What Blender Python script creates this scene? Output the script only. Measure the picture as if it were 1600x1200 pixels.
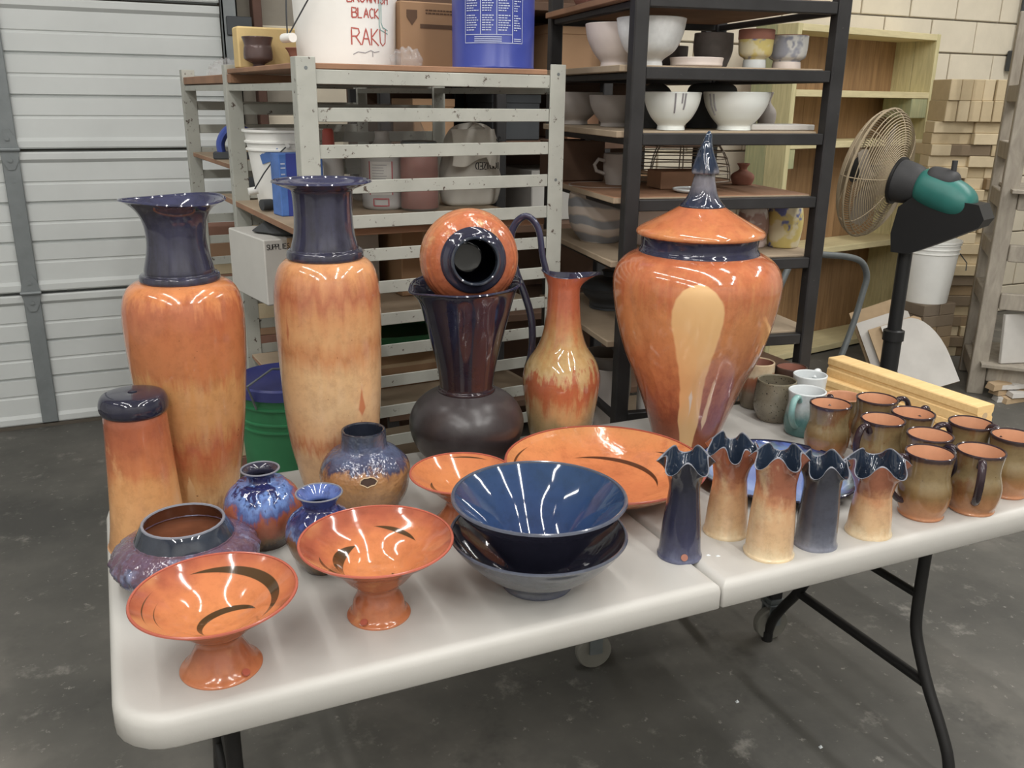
import bpy, bmesh, math, random
from mathutils import Vector, Matrix
random.seed(7)
scene = bpy.context.scene
for o in list(bpy.data.objects): bpy.data.objects.remove(o)
COL = scene.collection
PI = math.pi
R = math.radians

# ------------------------------------------------------------------ camera
cam_d = bpy.data.cameras.new('camera'); cam = bpy.data.objects.new('camera', cam_d); COL.objects.link(cam)
cam_d.sensor_width = 36.0; cam_d.lens = 36.0 * 1400.0 / 1600.0; cam_d.clip_start = .05; cam_d.clip_end = 60
cam.location = (0.06955, -1.03543, 1.49203)
_y, _p, _r = 0.421179, 0.309686, 0.0126803
fwd = Vector((math.sin(_y)*math.cos(_p), math.cos(_y)*math.cos(_p), -math.sin(_p)))
rt = Vector((math.cos(_y), -math.sin(_y), 0)); up = rt.cross(fwd)
rr = math.cos(_r)*rt + math.sin(_r)*up; uu = -math.sin(_r)*rt + math.cos(_r)*up
cam.rotation_euler = Matrix((rr, uu, -fwd)).transposed().to_euler()
scene.camera = cam
# ------------------------------------------------------------------ world, exposure
w = bpy.data.worlds.new('world'); scene.world = w; w.use_nodes = True
w.node_tree.nodes['Background'].inputs[0].default_value = (.80, .85, .9, 1)
w.node_tree.nodes['Background'].inputs[1].default_value = .25
scene.view_settings.view_transform = 'Standard'; scene.view_settings.look = 'None'
scene.view_settings.exposure = 0.0; scene.view_settings.gamma = 1.0
scene.view_settings.use_curve_mapping = False
LAMP_W = 25.0            # watts per fluorescent fixture
CEIL = 3.9
# rows of strip lights run front to back: (x, y, share of LAMP_W, where)
LAMPS = [(-.65, -3.0, 1.6, 'far behind the camera, left of the middle'), (-.65, -1.5, .8, 'just behind the camera, left of the middle'), (-.65, -.1, .55, 'above the near left corner of the table'), (-.65, 1.25, .5, 'between the table and the garage door'),
         (1.2, -3.0, 1.6, 'far behind the camera, right of the middle'), (1.2, -1.65, .8, 'just behind the camera, right of the middle'), (1.2, -.3, .55, 'above the middle of the table'), (1.2, 1.05, .5, 'above the gap between the racks'),
         (2.45, -3.0, 1.6, 'far behind the camera, rightmost'), (2.45, -1.4, .8, 'beyond the right end of the table'), (2.3, .5, .5, 'above the platform cart'),
         (-2.0, -3.0, 1.6, 'far behind the camera, leftmost'), (-2.0, -1.4, .8, 'left of the table'), (-2.0, .6, .8, 'in front of the garage door'),
         (4.7, .0, 1.7, 'in front of the wooden bookcase'), (4.9, 1.3, 1.6, 'over the brick stack')]

# ------------------------------------------------------------------ materials
def c(r, g, b):
    f = lambda v: (v/255/12.92) if v/255 <= .04045 else ((v/255+.055)/1.055)**2.4
    return (f(r), f(g), f(b), 1)
class NT:
    def __init__(s, name):
        s.mat = bpy.data.materials.new(name); s.mat.use_nodes = True
        s.nt = s.mat.node_tree; s.p = s.nt.nodes['Principled BSDF']; s._o = None
    def link(s, a, b): s.nt.links.new(a, b)
    def put(s, sock, v):
        if hasattr(v, 'is_output') or isinstance(v, bpy.types.NodeSocket): s.link(v, sock)
        elif isinstance(v, (tuple, list)) and sock.type == 'RGBA' and len(v) == 3: sock.default_value = (*v, 1)
        else: sock.default_value = v
    def coords(s):
        if s._o is None: s._o = s.nt.nodes.new('ShaderNodeTexCoord').outputs['Object']
        return s._o
    def xyz(s):
        n = s.nt.nodes.new('ShaderNodeSeparateXYZ'); s.link(s.coords(), n.inputs[0]); return n.outputs
    def rnd(s): return s.nt.nodes.new('ShaderNodeObjectInfo').outputs['Random']
    def m(s, op, a, b=0.0, cc=0.0, clamp=False):
        n = s.nt.nodes.new('ShaderNodeMath'); n.operation = op; n.use_clamp = clamp
        s.put(n.inputs[0], a); s.put(n.inputs[1], b); s.put(n.inputs[2], cc); return n.outputs[0]
    def scale(s, v, sc):
        n = s.nt.nodes.new('ShaderNodeMapping'); s.link(v, n.inputs[0]); n.inputs['Scale'].default_value = sc; return n.outputs[0]
    def noise(s, v, sc, det=3, ro=.55, w=None, dist=0):
        n = s.nt.nodes.new('ShaderNodeTexNoise'); n.noise_dimensions = '4D'
        s.link(v, n.inputs['Vector']); n.inputs['Scale'].default_value = sc; n.inputs['Detail'].default_value = det
        n.inputs['Roughness'].default_value = ro; n.inputs['Distortion'].default_value = dist
        s.put(n.inputs['W'], 0.0 if w is None else w); return n.outputs[0]
    def ramp(s, fac, stops, interp='LINEAR'):
        n = s.nt.nodes.new('ShaderNodeValToRGB'); n.color_ramp.interpolation = interp; e = n.color_ramp.elements
        while len(e) < len(stops): e.new(.5)
        for k, (p, col) in enumerate(stops):
            e[k].position = p; e[k].color = col if isinstance(col, tuple) else (col, col, col, 1)
        s.put(n.inputs[0], fac); return n.outputs[0]
    def mix(s, fac, a, b, mode='MIX'):
        n = s.nt.nodes.new('ShaderNodeMix'); n.data_type = 'RGBA'; n.blend_type = mode
        s.put(n.inputs[0], fac); s.put(n.inputs[6], a); s.put(n.inputs[7], b); return n.outputs[2]
    def step(s, v, lo, hi):
        n = s.nt.nodes.new('ShaderNodeMapRange'); n.interpolation_type = 'SMOOTHSTEP'
        s.put(n.inputs[0], v); n.inputs[1].default_value = lo; n.inputs[2].default_value = hi; return n.outputs[0]
    def bump(s, h, st, dist=.002):
        n = s.nt.nodes.new('ShaderNodeBump'); n.inputs['Strength'].default_value = st; n.inputs['Distance'].default_value = dist
        s.put(n.inputs['Height'], h); s.link(n.outputs[0], s.p.inputs['Normal'])
    def sat(s, col, sv, vv=1.0, hh=.5):
        n = s.nt.nodes.new('ShaderNodeHueSaturation'); n.inputs['Hue'].default_value = hh; n.inputs['Saturation'].default_value = sv; n.inputs['Value'].default_value = vv
        s.put(n.inputs['Color'], col); return n.outputs[0]
    def out(s, col=None, rough=.5, metal=0, spec=.5, coat=0):
        if col is not None: s.put(s.p.inputs['Base Color'], col)
        s.put(s.p.inputs['Roughness'], rough); s.p.inputs['Metallic'].default_value = metal
        s.p.inputs['Specular IOR Level'].default_value = spec; s.p.inputs['Coat Weight'].default_value = coat
        s.p.inputs['Coat Roughness'].default_value = .04
        return s.mat

def plain(name, col, rough=.6, metal=0, var=.12, sc=6, bump=0, bsc=60, spec=.4, dark=None, dth=.6):
    t = NT(name); v = t.coords(); n = t.noise(v, sc, 4, .6, t.m('MULTIPLY', t.rnd(), 20))
    lo = tuple(x*(1-var) for x in col[:3])+(1,); hi = tuple(min(1, x*(1+var)) for x in col[:3])+(1,)
    k = t.ramp(n, [(.3, lo), (.7, hi)])
    if dark: k = t.mix(t.step(t.noise(v, sc*7, 4, .7, 3.1), dth, dth+.06), k, dark)
    if bump: t.bump(t.noise(v, bsc, 3), bump)
    return t.out(t.sat(k, .88), rough, metal, spec)

def glaze(name, stops, H, warp=.06, wsc=9, streak=.05, rough=.14, speck=None, sp_th=.68, blot=None, blot_th=.58, blot_sc=12, bump=.05, bsc=55, fn=None, coat=.3, sat=.9):
    """fired glaze: colour bands by height over the foot, warped by noise and by vertical runs"""
    t = NT(name); v = t.coords(); x, y, z = t.xyz(); w = t.m('MULTIPLY', t.rnd(), 30)
    h = t.m('DIVIDE', z, H)
    n1 = t.m('MULTIPLY', t.m('SUBTRACT', t.noise(v, wsc, 5, .65, w), .5), warp*4.5)
    n2 = t.m('MULTIPLY', t.m('SUBTRACT', t.noise(t.scale(v, (1, 1, .09)), 55, 4, .65, w), .5), streak*4.5)
    k = t.ramp(t.m('ADD', t.m('ADD', h, n1), n2), stops)
    if blot: k = t.mix(t.m('MULTIPLY', t.step(t.noise(t.scale(v, (1, 1, .55)), blot_sc, 5, .62, t.m('ADD', w, 5)), blot_th, blot_th+.12), .75), k, blot)
    k = t.mix(t.m('MULTIPLY', t.step(t.noise(v, 45, 5, .75, w), .42, .7), .35), k, (.5, .45, .42, 1), 'MULTIPLY')
    if speck: k = t.mix(t.step(t.noise(v, 190, 2, .5), sp_th, sp_th+.05), k, speck)
    if fn: k = fn(t, k, x, y, z)
    if bump: t.bump(t.noise(v, bsc, 2), bump, .004)
    return t.out(t.sat(k, sat, 1.0, .509), rough, 0, .5, coat)

def arcs(t, k, x, y, col, arcl):
    """brush strokes: arcs about the dish centre (r0, width, start angle, end angle, spiral, centre)"""
    for r0, wd, a0, a1, sp, cx, cy in arcl:
        dx = t.m('SUBTRACT', x, cx); dy = t.m('SUBTRACT', y, cy)
        r = t.m('SQRT', t.m('ADD', t.m('MULTIPLY', dx, dx), t.m('MULTIPLY', dy, dy)))
        a = t.m('ARCTAN2', dy, dx); a = t.m('WRAP', t.m('SUBTRACT', a, a0), 2*PI, 0.0)   # angle since start
        u = t.m('DIVIDE', a, (a1-a0))
        env = t.m('MULTIPLY', t.m('MULTIPLY', u, t.m('SUBTRACT', 1.0, u)), 4*wd)
        d = t.m('ABSOLUTE', t.m('SUBTRACT', r, t.m('ADD', t.m('MULTIPLY', u, sp), r0)))
        msk = t.step(t.m('SUBTRACT', env, d), 0, .0012)
        k = t.mix(msk, k, col)
    return k

# palette
OR, RU, DR, TAN, PALE = c(206, 112, 52), c(178, 78, 34), c(138, 52, 26), c(214, 158, 98), c(226, 188, 136)
NAVY, NAVY2, INK = c(24, 28, 54), c(44, 52, 84), c(14, 15, 24)
M = {}
M['navy'] = glaze('navy_glaze', [(0, c(42, 44, 66)), (.5, c(32, 34, 54)), (1, c(44, 50, 86))], .6, .2, 12, .1, .08, blot=c(56, 54, 64), blot_th=.6, bump=.03, sat=.72)
M['navy_neck'] = glaze('navy_neck_glaze', [(0, c(58, 56, 72)), (.6, c(42, 41, 58)), (1, c(44, 48, 84))], .6, .1, 8, .2, .07, blot=c(64, 62, 70), blot_th=.6, bump=.03, sat=.62)
def lobes(t, k, x, y, z, H, spec, amt=.10):
    """runs of glaze: for each (angle, [(height share, half angle)...], colour)"""
    a = t.m('ARCTAN2', y, x); nz = t.m('MULTIPLY', t.m('SUBTRACT', t.noise(t.coords(), 14, 2), .5), amt)
    for a0, stops, col in spec:
        wz = t.ramp(t.m('DIVIDE', z, H), stops); d = t.m('ABSOLUTE', t.m('ADD', t.m('SUBTRACT', a, a0), nz))
        k = t.mix(t.step(t.m('SUBTRACT', wz, d), 0, .05), k, col)
    return k
FL = c(166, 78, 40); PD = c(214, 166, 116)
def flames(t, k, x, y, z): return lobes(t, k, x, y, z, .465, [(R(-103), [(.13, 0), (.17, .07), (.22, .06), (.31, 0)], FL), (R(-84), [(.16, 0), (.19, .05), (.30, 0)], FL), (R(-119), [(.12, 0), (.16, .045), (.25, 0)], FL), (R(-68), [(.36, 0), (.40, .11), (.44, .07), (.52, 0)], c(184, 96, 52)), (R(-151), [(.66, 0), (.72, .06), (.84, 0)], c(176, 92, 50)), (R(-62), [(.18, 0), (.22, .05), (.32, 0)], FL)])
def pours(t, k, x, y, z): return lobes(t, k, x, y, z, .44, [(R(-108), [(0, .10), (.08, .15), (.17, .10), (.235, 0)], PD), (R(-82), [(.01, .04), (.06, .06), (.14, 0)], PD), (R(-140), [(.0, .05), (.1, .08), (.18, 0)], c(150, 82, 48))])
M['vase_tan'] = glaze('amber_vase_glaze', [(.02, c(150, 84, 44)), (.1, TAN), (.22, c(190, 120, 66)), (.34, RU), (.43, c(194, 126, 70)), (.58, c(196, 128, 68)), (.64, c(182, 96, 44)), (.8, c(186, 92, 42)), (.9, c(176, 78, 36)), (.97, OR)], .44, .035, 7, .075, .13, speck=c(96, 44, 20), sp_th=.71, bump=.05, fn=pours)
M['vase_pale'] = glaze('peach_vase_glaze', [(.02, c(196, 138, 90)), (.08, c(214, 166, 120)), (.2, c(204, 156, 110)), (.25, c(184, 106, 62)), (.30, c(204, 150, 104)), (.40, c(212, 166, 120)), (.55, c(212, 162, 112)), (.64, c(192, 118, 66)), (.72, c(206, 144, 90)), (.80, c(200, 128, 74)), (.87, c(176, 86, 46)), (.98, c(210, 132, 74))], .465, .035, 6, .05, .12, speck=c(120, 66, 34), sp_th=.72, bump=.05, sat=.88, fn=flames)
def tear(t, k, x, y, z):
    a = t.m('ARCTAN2', y, x)
    nz = t.m('MULTIPLY', t.m('SUBTRACT', t.noise(t.coords(), 14, 2), .5), .10)
    def lobe(k, a0, stops, col):
        wz = t.ramp(t.m('DIVIDE', z, .45), stops)
        d = t.m('ABSOLUTE', t.m('ADD', t.m('SUBTRACT', a, a0), nz))
        return t.mix(t.step(t.m('SUBTRACT', wz, d), 0, .035), k, col)
    k = lobe(k, R(-123), [(0, .17), (.2, .25), (.38, .20), (.5, .23), (.72, .31), (.78, .305), (.83, .27), (.87, .20), (.895, .11), (.905, .0)], c(222, 170, 112))
    k = lobe(k, R(-103), [(0, .0), (.14, .0), (.2, .07), (.42, .04), (.46, .0)], c(216, 172, 128))
    k = lobe(k, R(-123), [(.2, .0), (.3, .035), (.34, .05), (.39, .0)], c(216, 208, 196))
    return k
M['jar'] = glaze('copper_jar_glaze', [(0, c(150, 70, 42)), (.2, c(142, 66, 44)), (.4, c(174, 94, 54)), (.6, c(192, 112, 62)), (.74, c(198, 116, 62)), (.88, c(190, 92, 46)), (1, c(182, 80, 38))], .45, .05, 6, .13, .1, blot=c(164, 78, 42), blot_th=.56, blot_sc=7, fn=tear, bump=.04)
M['lid'] = glaze('copper_lid_glaze', [(.88, c(200, 112, 52)), (.94, c(190, 92, 42)), (1, c(182, 80, 36))], .542, .05, 18, .02, .08, blot=c(170, 64, 28), blot_th=.6, blot_sc=16, bump=.03)
M['finial'] = glaze('slate_finial_glaze', [(.79, c(40, 48, 66)), (.84, c(112, 110, 120)), (.87, c(110, 108, 116)), (.885, c(40, 52, 70)), (1, c(30, 50, 70))], .69, .02, 20, .02, .08, bump=.05)
M['lantern'] = glaze('lantern_glaze', [(0, c(186, 124, 74)), (.25, c(208, 144, 88)), (.5, c(206, 132, 72)), (.6, c(188, 96, 46)), (.78, c(166, 72, 34)), (1, c(150, 62, 32))], .245, .1, 9, .05, .2, blot=c(216, 150, 94), blot_th=.57, blot_sc=17, bump=.06)
M['ewer'] = glaze('ewer_glaze', [(0, c(132, 104, 62)), (.14, c(164, 134, 92)), (.26, c(178, 136, 90)), (.35, c(168, 84, 44)), (.42, c(168, 72, 38)), (.47, c(190, 154, 104)), (.56, c(180, 138, 84)), (.68, c(178, 104, 56)), (.85, c(168, 70, 38)), (1, c(172, 66, 34))], .395, .07, 9, .1, .07, bump=.04)
M['darkbelly'] = glaze('charcoal_belly_glaze', [(0, c(58, 36, 30)), (.5, c(50, 44, 46)), (1, c(70, 64, 66))], .16, .2, 10, .05, .3, blot=c(84, 76, 78), blot_th=.6, bump=.06, bsc=90, coat=0)
M['navycone'] = glaze('navy_cone_glaze', [(.4, c(48, 34, 40)), (.6, c(32, 30, 44)), (.8, c(28, 29, 48)), (1, c(30, 34, 56))], .39, .1, 12, .08, .1, blot=c(66, 56, 60), blot_th=.62, blot_sc=30, bump=.05)
M['bluein'] = glaze('blue_bowl_glaze', [(0, c(28, 48, 84)), (.6, c(30, 62, 100)), (1, c(34, 64, 96))], .13, .3, 6, .05, .06, bump=.015, bsc=18)
M['blueout'] = glaze('slate_bowl_glaze', [(0, c(78, 84, 108)), (.3, c(104, 108, 112)), (1, c(78, 84, 98))], .1, .2, 8, .05, .14, bump=.04)
BK = c(72, 48, 26)
def a1(t, k, x, y, z): return arcs(t, k, x, y, BK, [(.038, .0065, R(10), R(215), .0, .014, -.014), (.074, .0075, R(-55), R(110), .014, 0, 0), (.092, .0014, R(140), R(205), 0, 0, 0), (.078, .0012, R(150), R(215), 0, 0, 0)])
def a2(t, k, x, y, z): return arcs(t, k, x, y, BK, [(.060, .008, R(105), R(215), -.004, 0, 0), (.084, .004, R(170), R(235), 0, 0, 0), (.070, .004, R(15), R(80), .012, .0, 0), (.05, .006, R(-75), R(-10), -.02, -.01, 0)])
def a3(t, k, x, y, z): return arcs(t, k, x, y, BK, [(.055, .006, R(150), R(260), 0, 0, 0), (.085, .002, R(30), R(90), 0, 0, 0)])
def a4(t, k, x, y, z): return arcs(t, k, x, y, c(84, 40, 20), [(.105, .006, R(-35), R(95), .02, 0, 0), (.05, .005, R(-70), R(60), .0, .10, -.06), (.18, .0025, R(120), R(175), 0, 0, 0), (.10, .004, R(-40), R(10), .06, .09, -.04), (.13, .004, R(30), R(60), .05, .06, -.1)])
def pbowl(name, fn, lo=c(196, 104, 46), hi=c(166, 70, 40)):
    def f(t, k, x, y, z):
        n = t.noise(t.coords(), 7, 3, .5, 2.0)
        k = t.mix(t.step(n, .52, .68), k, c(196, 124, 68)); return fn(t, k, x, y, z)
    return glaze(name, [(.58, lo), (.8, c(192, 96, 44)), (.93, hi), (1, c(150, 58, 36))], .12, .14, 6, .0, .10, fn=f, bump=.02)
M['pedA'] = pbowl('orange_pedestal_a_glaze', a1); M['pedB'] = pbowl('orange_pedestal_b_glaze', a2); M['pedC'] = pbowl('orange_pedestal_c_glaze', a3)
M['dish'] = glaze('orange_dish_glaze', [(.1, c(200, 96, 44)), (.5, c(212, 112, 52)), (1, c(206, 124, 62))], .07, .3, 9, .0, .13, blot=c(186, 82, 34), blot_th=.55, blot_sc=9, fn=a4, bump=.25, bsc=45)
M['pedout'] = glaze('orange_stem_glaze', [(0, c(186, 94, 48)), (.3, c(168, 76, 40)), (.6, c(176, 84, 46)), (1, c(178, 74, 42))], .12, .25, 14, .05, .16, blot=c(196, 128, 74), blot_th=.58, blot_sc=16, bump=.05)
M['rustrim'] = plain('rust_rim_glaze', c(168, 72, 44), .2)
M['purple'] = glaze('purple_run_glaze', [(0, c(120, 90, 70)), (.3, c(70, 78, 110)), (.5, c(92, 60, 78)), (.75, c(98, 76, 100)), (1, c(96, 66, 84))], .085, .5, 14, .5, .12, blot=c(112, 124, 156), blot_th=.54, blot_sc=26, bump=.85, bsc=75, sat=.8)
M['purple_in'] = plain('brown_interior_glaze', c(106, 58, 30), .15, 0, .4, 9)
M['slate'] = glaze('slate_collar_glaze', [(0, c(60, 68, 78)), (1, c(36, 42, 54))], .16, .3, 20, .1, .07)
M['smallA'] = glaze('small_vase_a_glaze', [(0, c(62, 46, 40)), (.16, c(120, 84, 54)), (.3, c(146, 68, 44)), (.56, c(160, 70, 46)), (.66, c(70, 90, 140)), (.78, c(90, 130, 186)), (.86, c(30, 34, 76)), (1, c(32, 46, 100))], .138, .22, 11, .16, .06, blot=c(54, 52, 92), blot_th=.58, blot_sc=16, bump=.3, bsc=60)
M['smallB'] = glaze('small_vase_b_glaze', [(0, c(70, 58, 46)), (.3, c(128, 92, 60)), (.48, c(124, 74, 48)), (.58, c(96, 120, 160)), (.7, c(60, 70, 110)), (.85, c(34, 38, 80)), (1, c(50, 72, 130))], .137, .22, 12, .2, .06, blot=c(60, 56, 78), blot_th=.58, blot_sc=18, bump=.2, bsc=60)
M['smallBin'] = glaze('small_vase_b_throat_glaze', [(0, c(24, 30, 70)), (1, c(80, 110, 170))], .137, .1, 30, .8, .06)
M['crackle'] = glaze('crackle_pot_glaze', [(0, c(118, 78, 48)), (.45, c(170, 118, 72)), (.6, c(156, 102, 62)), (.66, c(60, 62, 86)), (.78, c(78, 90, 116)), (.9, c(66, 74, 88)), (1, c(62, 70, 82))], .165, .10, 9, .09, .1, blot=c(70, 72, 100), blot_th=.6, blot_sc=12, bump=1.0, bsc=60)
M['platter'] = None
def plat(t, k, x, y, z):
    r = t.m('SQRT', t.m('ADD', t.m('MULTIPLY', x, x), t.m('MULTIPLY', y, y)))
    r = t.m('ADD', r, t.m('MULTIPLY', t.m('SUBTRACT', t.noise(t.coords(), 22, 4), .5), .03))
    kk = t.ramp(t.m('DIVIDE', r, .17), [(0, c(40, 62, 130)), (.2, c(64, 96, 160)), (.5, c(112, 144, 194)), (.78, c(120, 150, 196)), (.86, c(110, 134, 140)), (.92, c(46, 38, 54)), (1, c(28, 24, 34))])
    return t.mix(t.step(t.noise(t.scale(t.coords(), (1, .4, 1)), 16, 4, .6, 3), .5, .7), kk, c(70, 110, 186))
M['platter'] = glaze('blue_platter_glaze', [(0, NAVY), (1, NAVY)], .1, fn=plat, rough=.07, bump=.05)
M['ruf_navy'] = glaze('navy_ruffle_glaze', [(0, c(84, 92, 124)), (.1, c(56, 62, 96)), (.3, c(40, 44, 74)), (.7, c(34, 37, 56)), (1, c(30, 33, 48))], .17, .08, 10, .06, .09, bump=.03, sat=.75)
M['ruf_slate'] = glaze('slate_ruffle_glaze', [(0, c(122, 128, 146)), (.15, c(92, 98, 116)), (.4, c(68, 72, 88)), (1, c(52, 55, 66))], .15, .1, 10, .06, .14, bump=.03, sat=.7)
def ruf(name, seed, frac): return glaze(name, [(0, c(226, 196, 154)), (.12, c(216, 170, 122)), (frac-.1, c(204, 146, 96)), (frac, c(196, 120, 68)), (frac+.10, c(160, 78, 42)), (1, c(146, 64, 36))], .165, .16, 11+seed, .06, .13, blot=c(216, 176, 130), blot_th=.58+.02*seed, blot_sc=13, bump=.04, sat=.84)
M['ruf_a'] = ruf('amber_ruffle_a_glaze', 0, .55); M['ruf_b'] = ruf('amber_ruffle_b_glaze', -2, .66); M['ruf_c'] = ruf('amber_ruffle_c_glaze', 3, .5)
M['ruf_in'] = glaze('ruffle_throat_glaze', [(0, INK), (1, c(36, 50, 66))], .17, .1, 20, .1, .05)
M['edge'] = plain('pale_lip_glaze', c(118, 120, 130), .25)
M['mug'] = glaze('brown_mug_glaze', [(0, c(186, 112, 72)), (.14, c(176, 112, 70)), (.3, c(154, 100, 58)), (.42, c(126, 92, 52)), (.6, c(134, 112, 78)), (.88, c(132, 106, 70)), (.955, c(118, 88, 60)), (.975, c(70, 50, 46)), (1, c(62, 46, 46))], .122, .03, 12, .012, .11, speck=c(64, 44, 26), sp_th=.72, blot=c(116, 62, 30), blot_th=.535, blot_sc=17, bump=.06)
M['mug_in'] = plain('orange_interior_glaze', c(204, 142, 100), .2, 0, .12, 14)
M['mug_dark'] = plain('dark_plum_glaze', c(50, 36, 42), .12, 0, .3, 30)
M['cup_grey'] = glaze('grey_ash_glaze', [(0, c(120, 110, 94)), (.5, c(136, 128, 112)), (1, c(118, 108, 88))], .11, .2, 10, .05, .25, speck=c(44, 38, 32), sp_th=.63)
M['cup_red'] = glaze('red_cream_glaze', [(0, c(124, 114, 96)), (.4, c(134, 112, 92)), (.6, c(160, 84, 54)), (.78, c(160, 92, 62)), (.84, c(206, 186, 158)), (1, c(206, 178, 146))], .11, .12, 14, .05, .2)
M['cup_dark'] = plain('dark_brown_glaze', c(70, 52, 44), .25, 0, .25)
M['white_gl'] = plain('white_glaze', c(214, 220, 222), .15, 0, .04)
M['teal'] = glaze('teal_white_glaze', [(0, c(60, 110, 106)), (.35, c(88, 132, 128)), (.6, c(180, 192, 192)), (1, c(216, 222, 224))], .11, .15, 9, .05, .12)
M['teal_h'] = plain('teal_handle_glaze', c(130, 176, 172), .15, 0, .3, 12)
# workshop materials
M['plastic'] = plain('table_plastic', c(187, 184, 178), .42, 0, .03, 4, .06, 350)
M['seam'] = plain('weather_strip_plastic', c(90, 82, 72), .7)  # dull brown-grey plastic of the garage door's weather strip
M['blackmetal'] = plain('black_powder_metal', c(30, 29, 29), .45, .0, .25, 9)
M['blackpaint'] = plain('black_rack_paint', c(42, 41, 42), .5, 0, .3, 12, dark=c(96, 92, 90), dth=.66)
M['greymetal'] = plain('grey_green_rack_paint', c(172, 173, 164), .55, 0, .12, 8, dark=c(82, 68, 58), dth=.605)
M['ply'] = plain('brown_plywood', c(150, 108, 76), .7, 0, .2, 9, .2, 40)
M['plytop'] = plain('dusty_plywood', c(166, 146, 120), .8, 0, .15, 7)
M['duskboard'] = plain('dark_brown_board', c(92, 66, 48), .8, 0, .25, 6)
M['galv'] = plain('galvanised_steel', c(120, 126, 128), .45, .35, .12, 20)
def wood(name, a, b, sc=(14, 14, 1.2), rough=.6):
    t = NT(name); v = t.coords(); n = t.noise(t.scale(v, sc), 5, 4, .6, t.m('MULTIPLY', t.rnd(), 20), .6)
    return t.out(t.sat(t.ramp(n, [(.3, a), (.7, b)]), .86), rough)
M['pine'] = wood('pine_board', c(206, 192, 140), c(226, 212, 160), (1.5, 12, 12)); M['pinev'] = wood('pine_upright', c(190, 180, 126), c(220, 208, 152))
M['pineg'] = wood('green_treated_board', c(150, 158, 118), c(186, 182, 130)); M['back'] = wood('plywood_back', c(134, 98, 56), c(172, 130, 78), (7, 7, .5))
M['oldwood'] = wood('whitewashed_timber', c(150, 140, 126), c(182, 172, 156), (6, 6, 1.5), .85)
def concrete():
    t = NT('concrete_floor'); v = t.coords(); n = t.noise(v, 1.1, 6, .62); n2 = t.noise(v, 7, 5, .7, 4)
    k = t.ramp(n, [(.32, c(74, 73, 70)), (.5, c(98, 96, 91)), (.66, c(128, 124, 117))])
    k = t.mix(t.m('MULTIPLY', t.step(n2, .56, .72), .5), k, c(168, 164, 156))
    k = t.mix(t.m('MULTIPLY', t.step(t.noise(v, 26, 4, .7, 8), .6, .7), .5), k, c(180, 176, 168))
    k = t.mix(t.m('MULTIPLY', t.step(t.noise(v, 3, 5, .7, 12), .55, .7), .5), k, c(58, 57, 55))
    t.bump(t.noise(v, 120, 3), .12); return t.out(k, .62, 0, .35)
M['concrete'] = concrete()
M['block'] = plain('painted_block', c(230, 219, 196), .85, 0, .06, 5, .3, 60)
M['mortar'] = plain('mortar', c(150, 143, 130), .9)
M['wall'] = plain('grey_wall_paint', c(206, 205, 200), .85, 0, .05, 2)
M['ceil'] = plain('ceiling_paint', c(226, 226, 224), .9, 0, .05, 2)
M['door'] = plain('garage_door_paint', c(206, 210, 209), .45, 0, .05, 3, dark=c(150, 148, 140), dth=.72)
M['strap'] = plain('galvanised_door_stile', c(128, 134, 136), .5, .2, .1, 12)
def brickm(name, a, b):
    t = NT(name); v = t.coords(); k = t.mix(t.rnd(), a, b); k = t.mix(t.m('MULTIPLY', t.noise(v, 22, 4), .5), k, (.6, .55, .5, 1), 'MULTIPLY')
    t.bump(t.noise(v, 60, 3), .4); return t.out(k, .9, 0, .2)
M['brick'] = brickm('cream_fire_brick', c(232, 216, 184), c(212, 194, 160)); M['brickd'] = brickm('sooty_fire_brick', c(130, 118, 104), c(164, 142, 112)); M['brickp'] = brickm('pink_fire_brick', c(150, 112, 100), c(196, 168, 130))
M['kiln'] = wood('yellow_kiln_post', c(222, 178, 100), c(234, 194, 120), (2, 20, 20), .8)
M['slab'] = plain('kiln_shelf_slab', c(206, 202, 196), .8, 0, .1, 5, .2, 60)
M['slabedge'] = plain('tan_kiln_slab', c(188, 160, 122), .85, 0, .12, 8)
M['bucket'] = plain('white_bucket_plastic', c(238, 238, 234), .4, 0, .05, 6)
M['red'] = plain('red_marker', c(176, 64, 50), .6); M['ink'] = plain('grey_marker', c(150, 148, 152), .6)
M['bluecan'] = plain('blue_can_paint', c(28, 52, 150), .3, 0, .06); M['print'] = plain('white_print', c(190, 200, 224), .5)
M['card'] = plain('brown_cardboard', c(160, 122, 84), .8, 0, .08, 5); M['cardprint'] = plain('brown_carton_ink', c(92, 66, 46), .8)
M['whitecard'] = plain('white_cardboard', c(196, 194, 188), .7, 0, .05, 6); M['blackink'] = plain('black_ink', c(42, 40, 40), .7)
M['bluebox'] = plain('blue_box_card', c(40, 100, 180), .5, 0, .3, 14); M['bluetape'] = plain('blue_tape', c(48, 98, 168), .6)
M['green'] = plain('green_bucket_plastic', c(34, 122, 74), .35, 0, .15, 8, dark=c(150, 168, 156), dth=.7); M['bluelid'] = plain('blue_lid_plastic', c(44, 52, 120), .35)
def clearm(name, col, al, rough=.25):
    t = NT(name); t.out(col, rough); t.p.inputs['Alpha'].default_value = al; return t.mat
M['jug'] = clearm('cloudy_jug_plastic', c(190, 188, 186), .82, .35); M['plasticbag'] = clearm('clear_plastic_film', c(210, 212, 214), .22, .12); M['glass'] = clearm('dusty_jar_glass', c(190, 180, 174), .3, .08)
M['redglaze'] = plain('red_glaze_slurry', c(150, 62, 46), .5, 0, .2, 9); M['label'] = plain('paper_label', c(200, 198, 194), .7); M['labelred'] = plain('red_label_border', c(170, 50, 60), .6)
M['bag'] = plain('white_woven_sack', c(206, 202, 192), .75, 0, .06, 12, .4, 25); M['glove'] = plain('dark_grey_rubber', c(66, 68, 70), .7)
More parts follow.
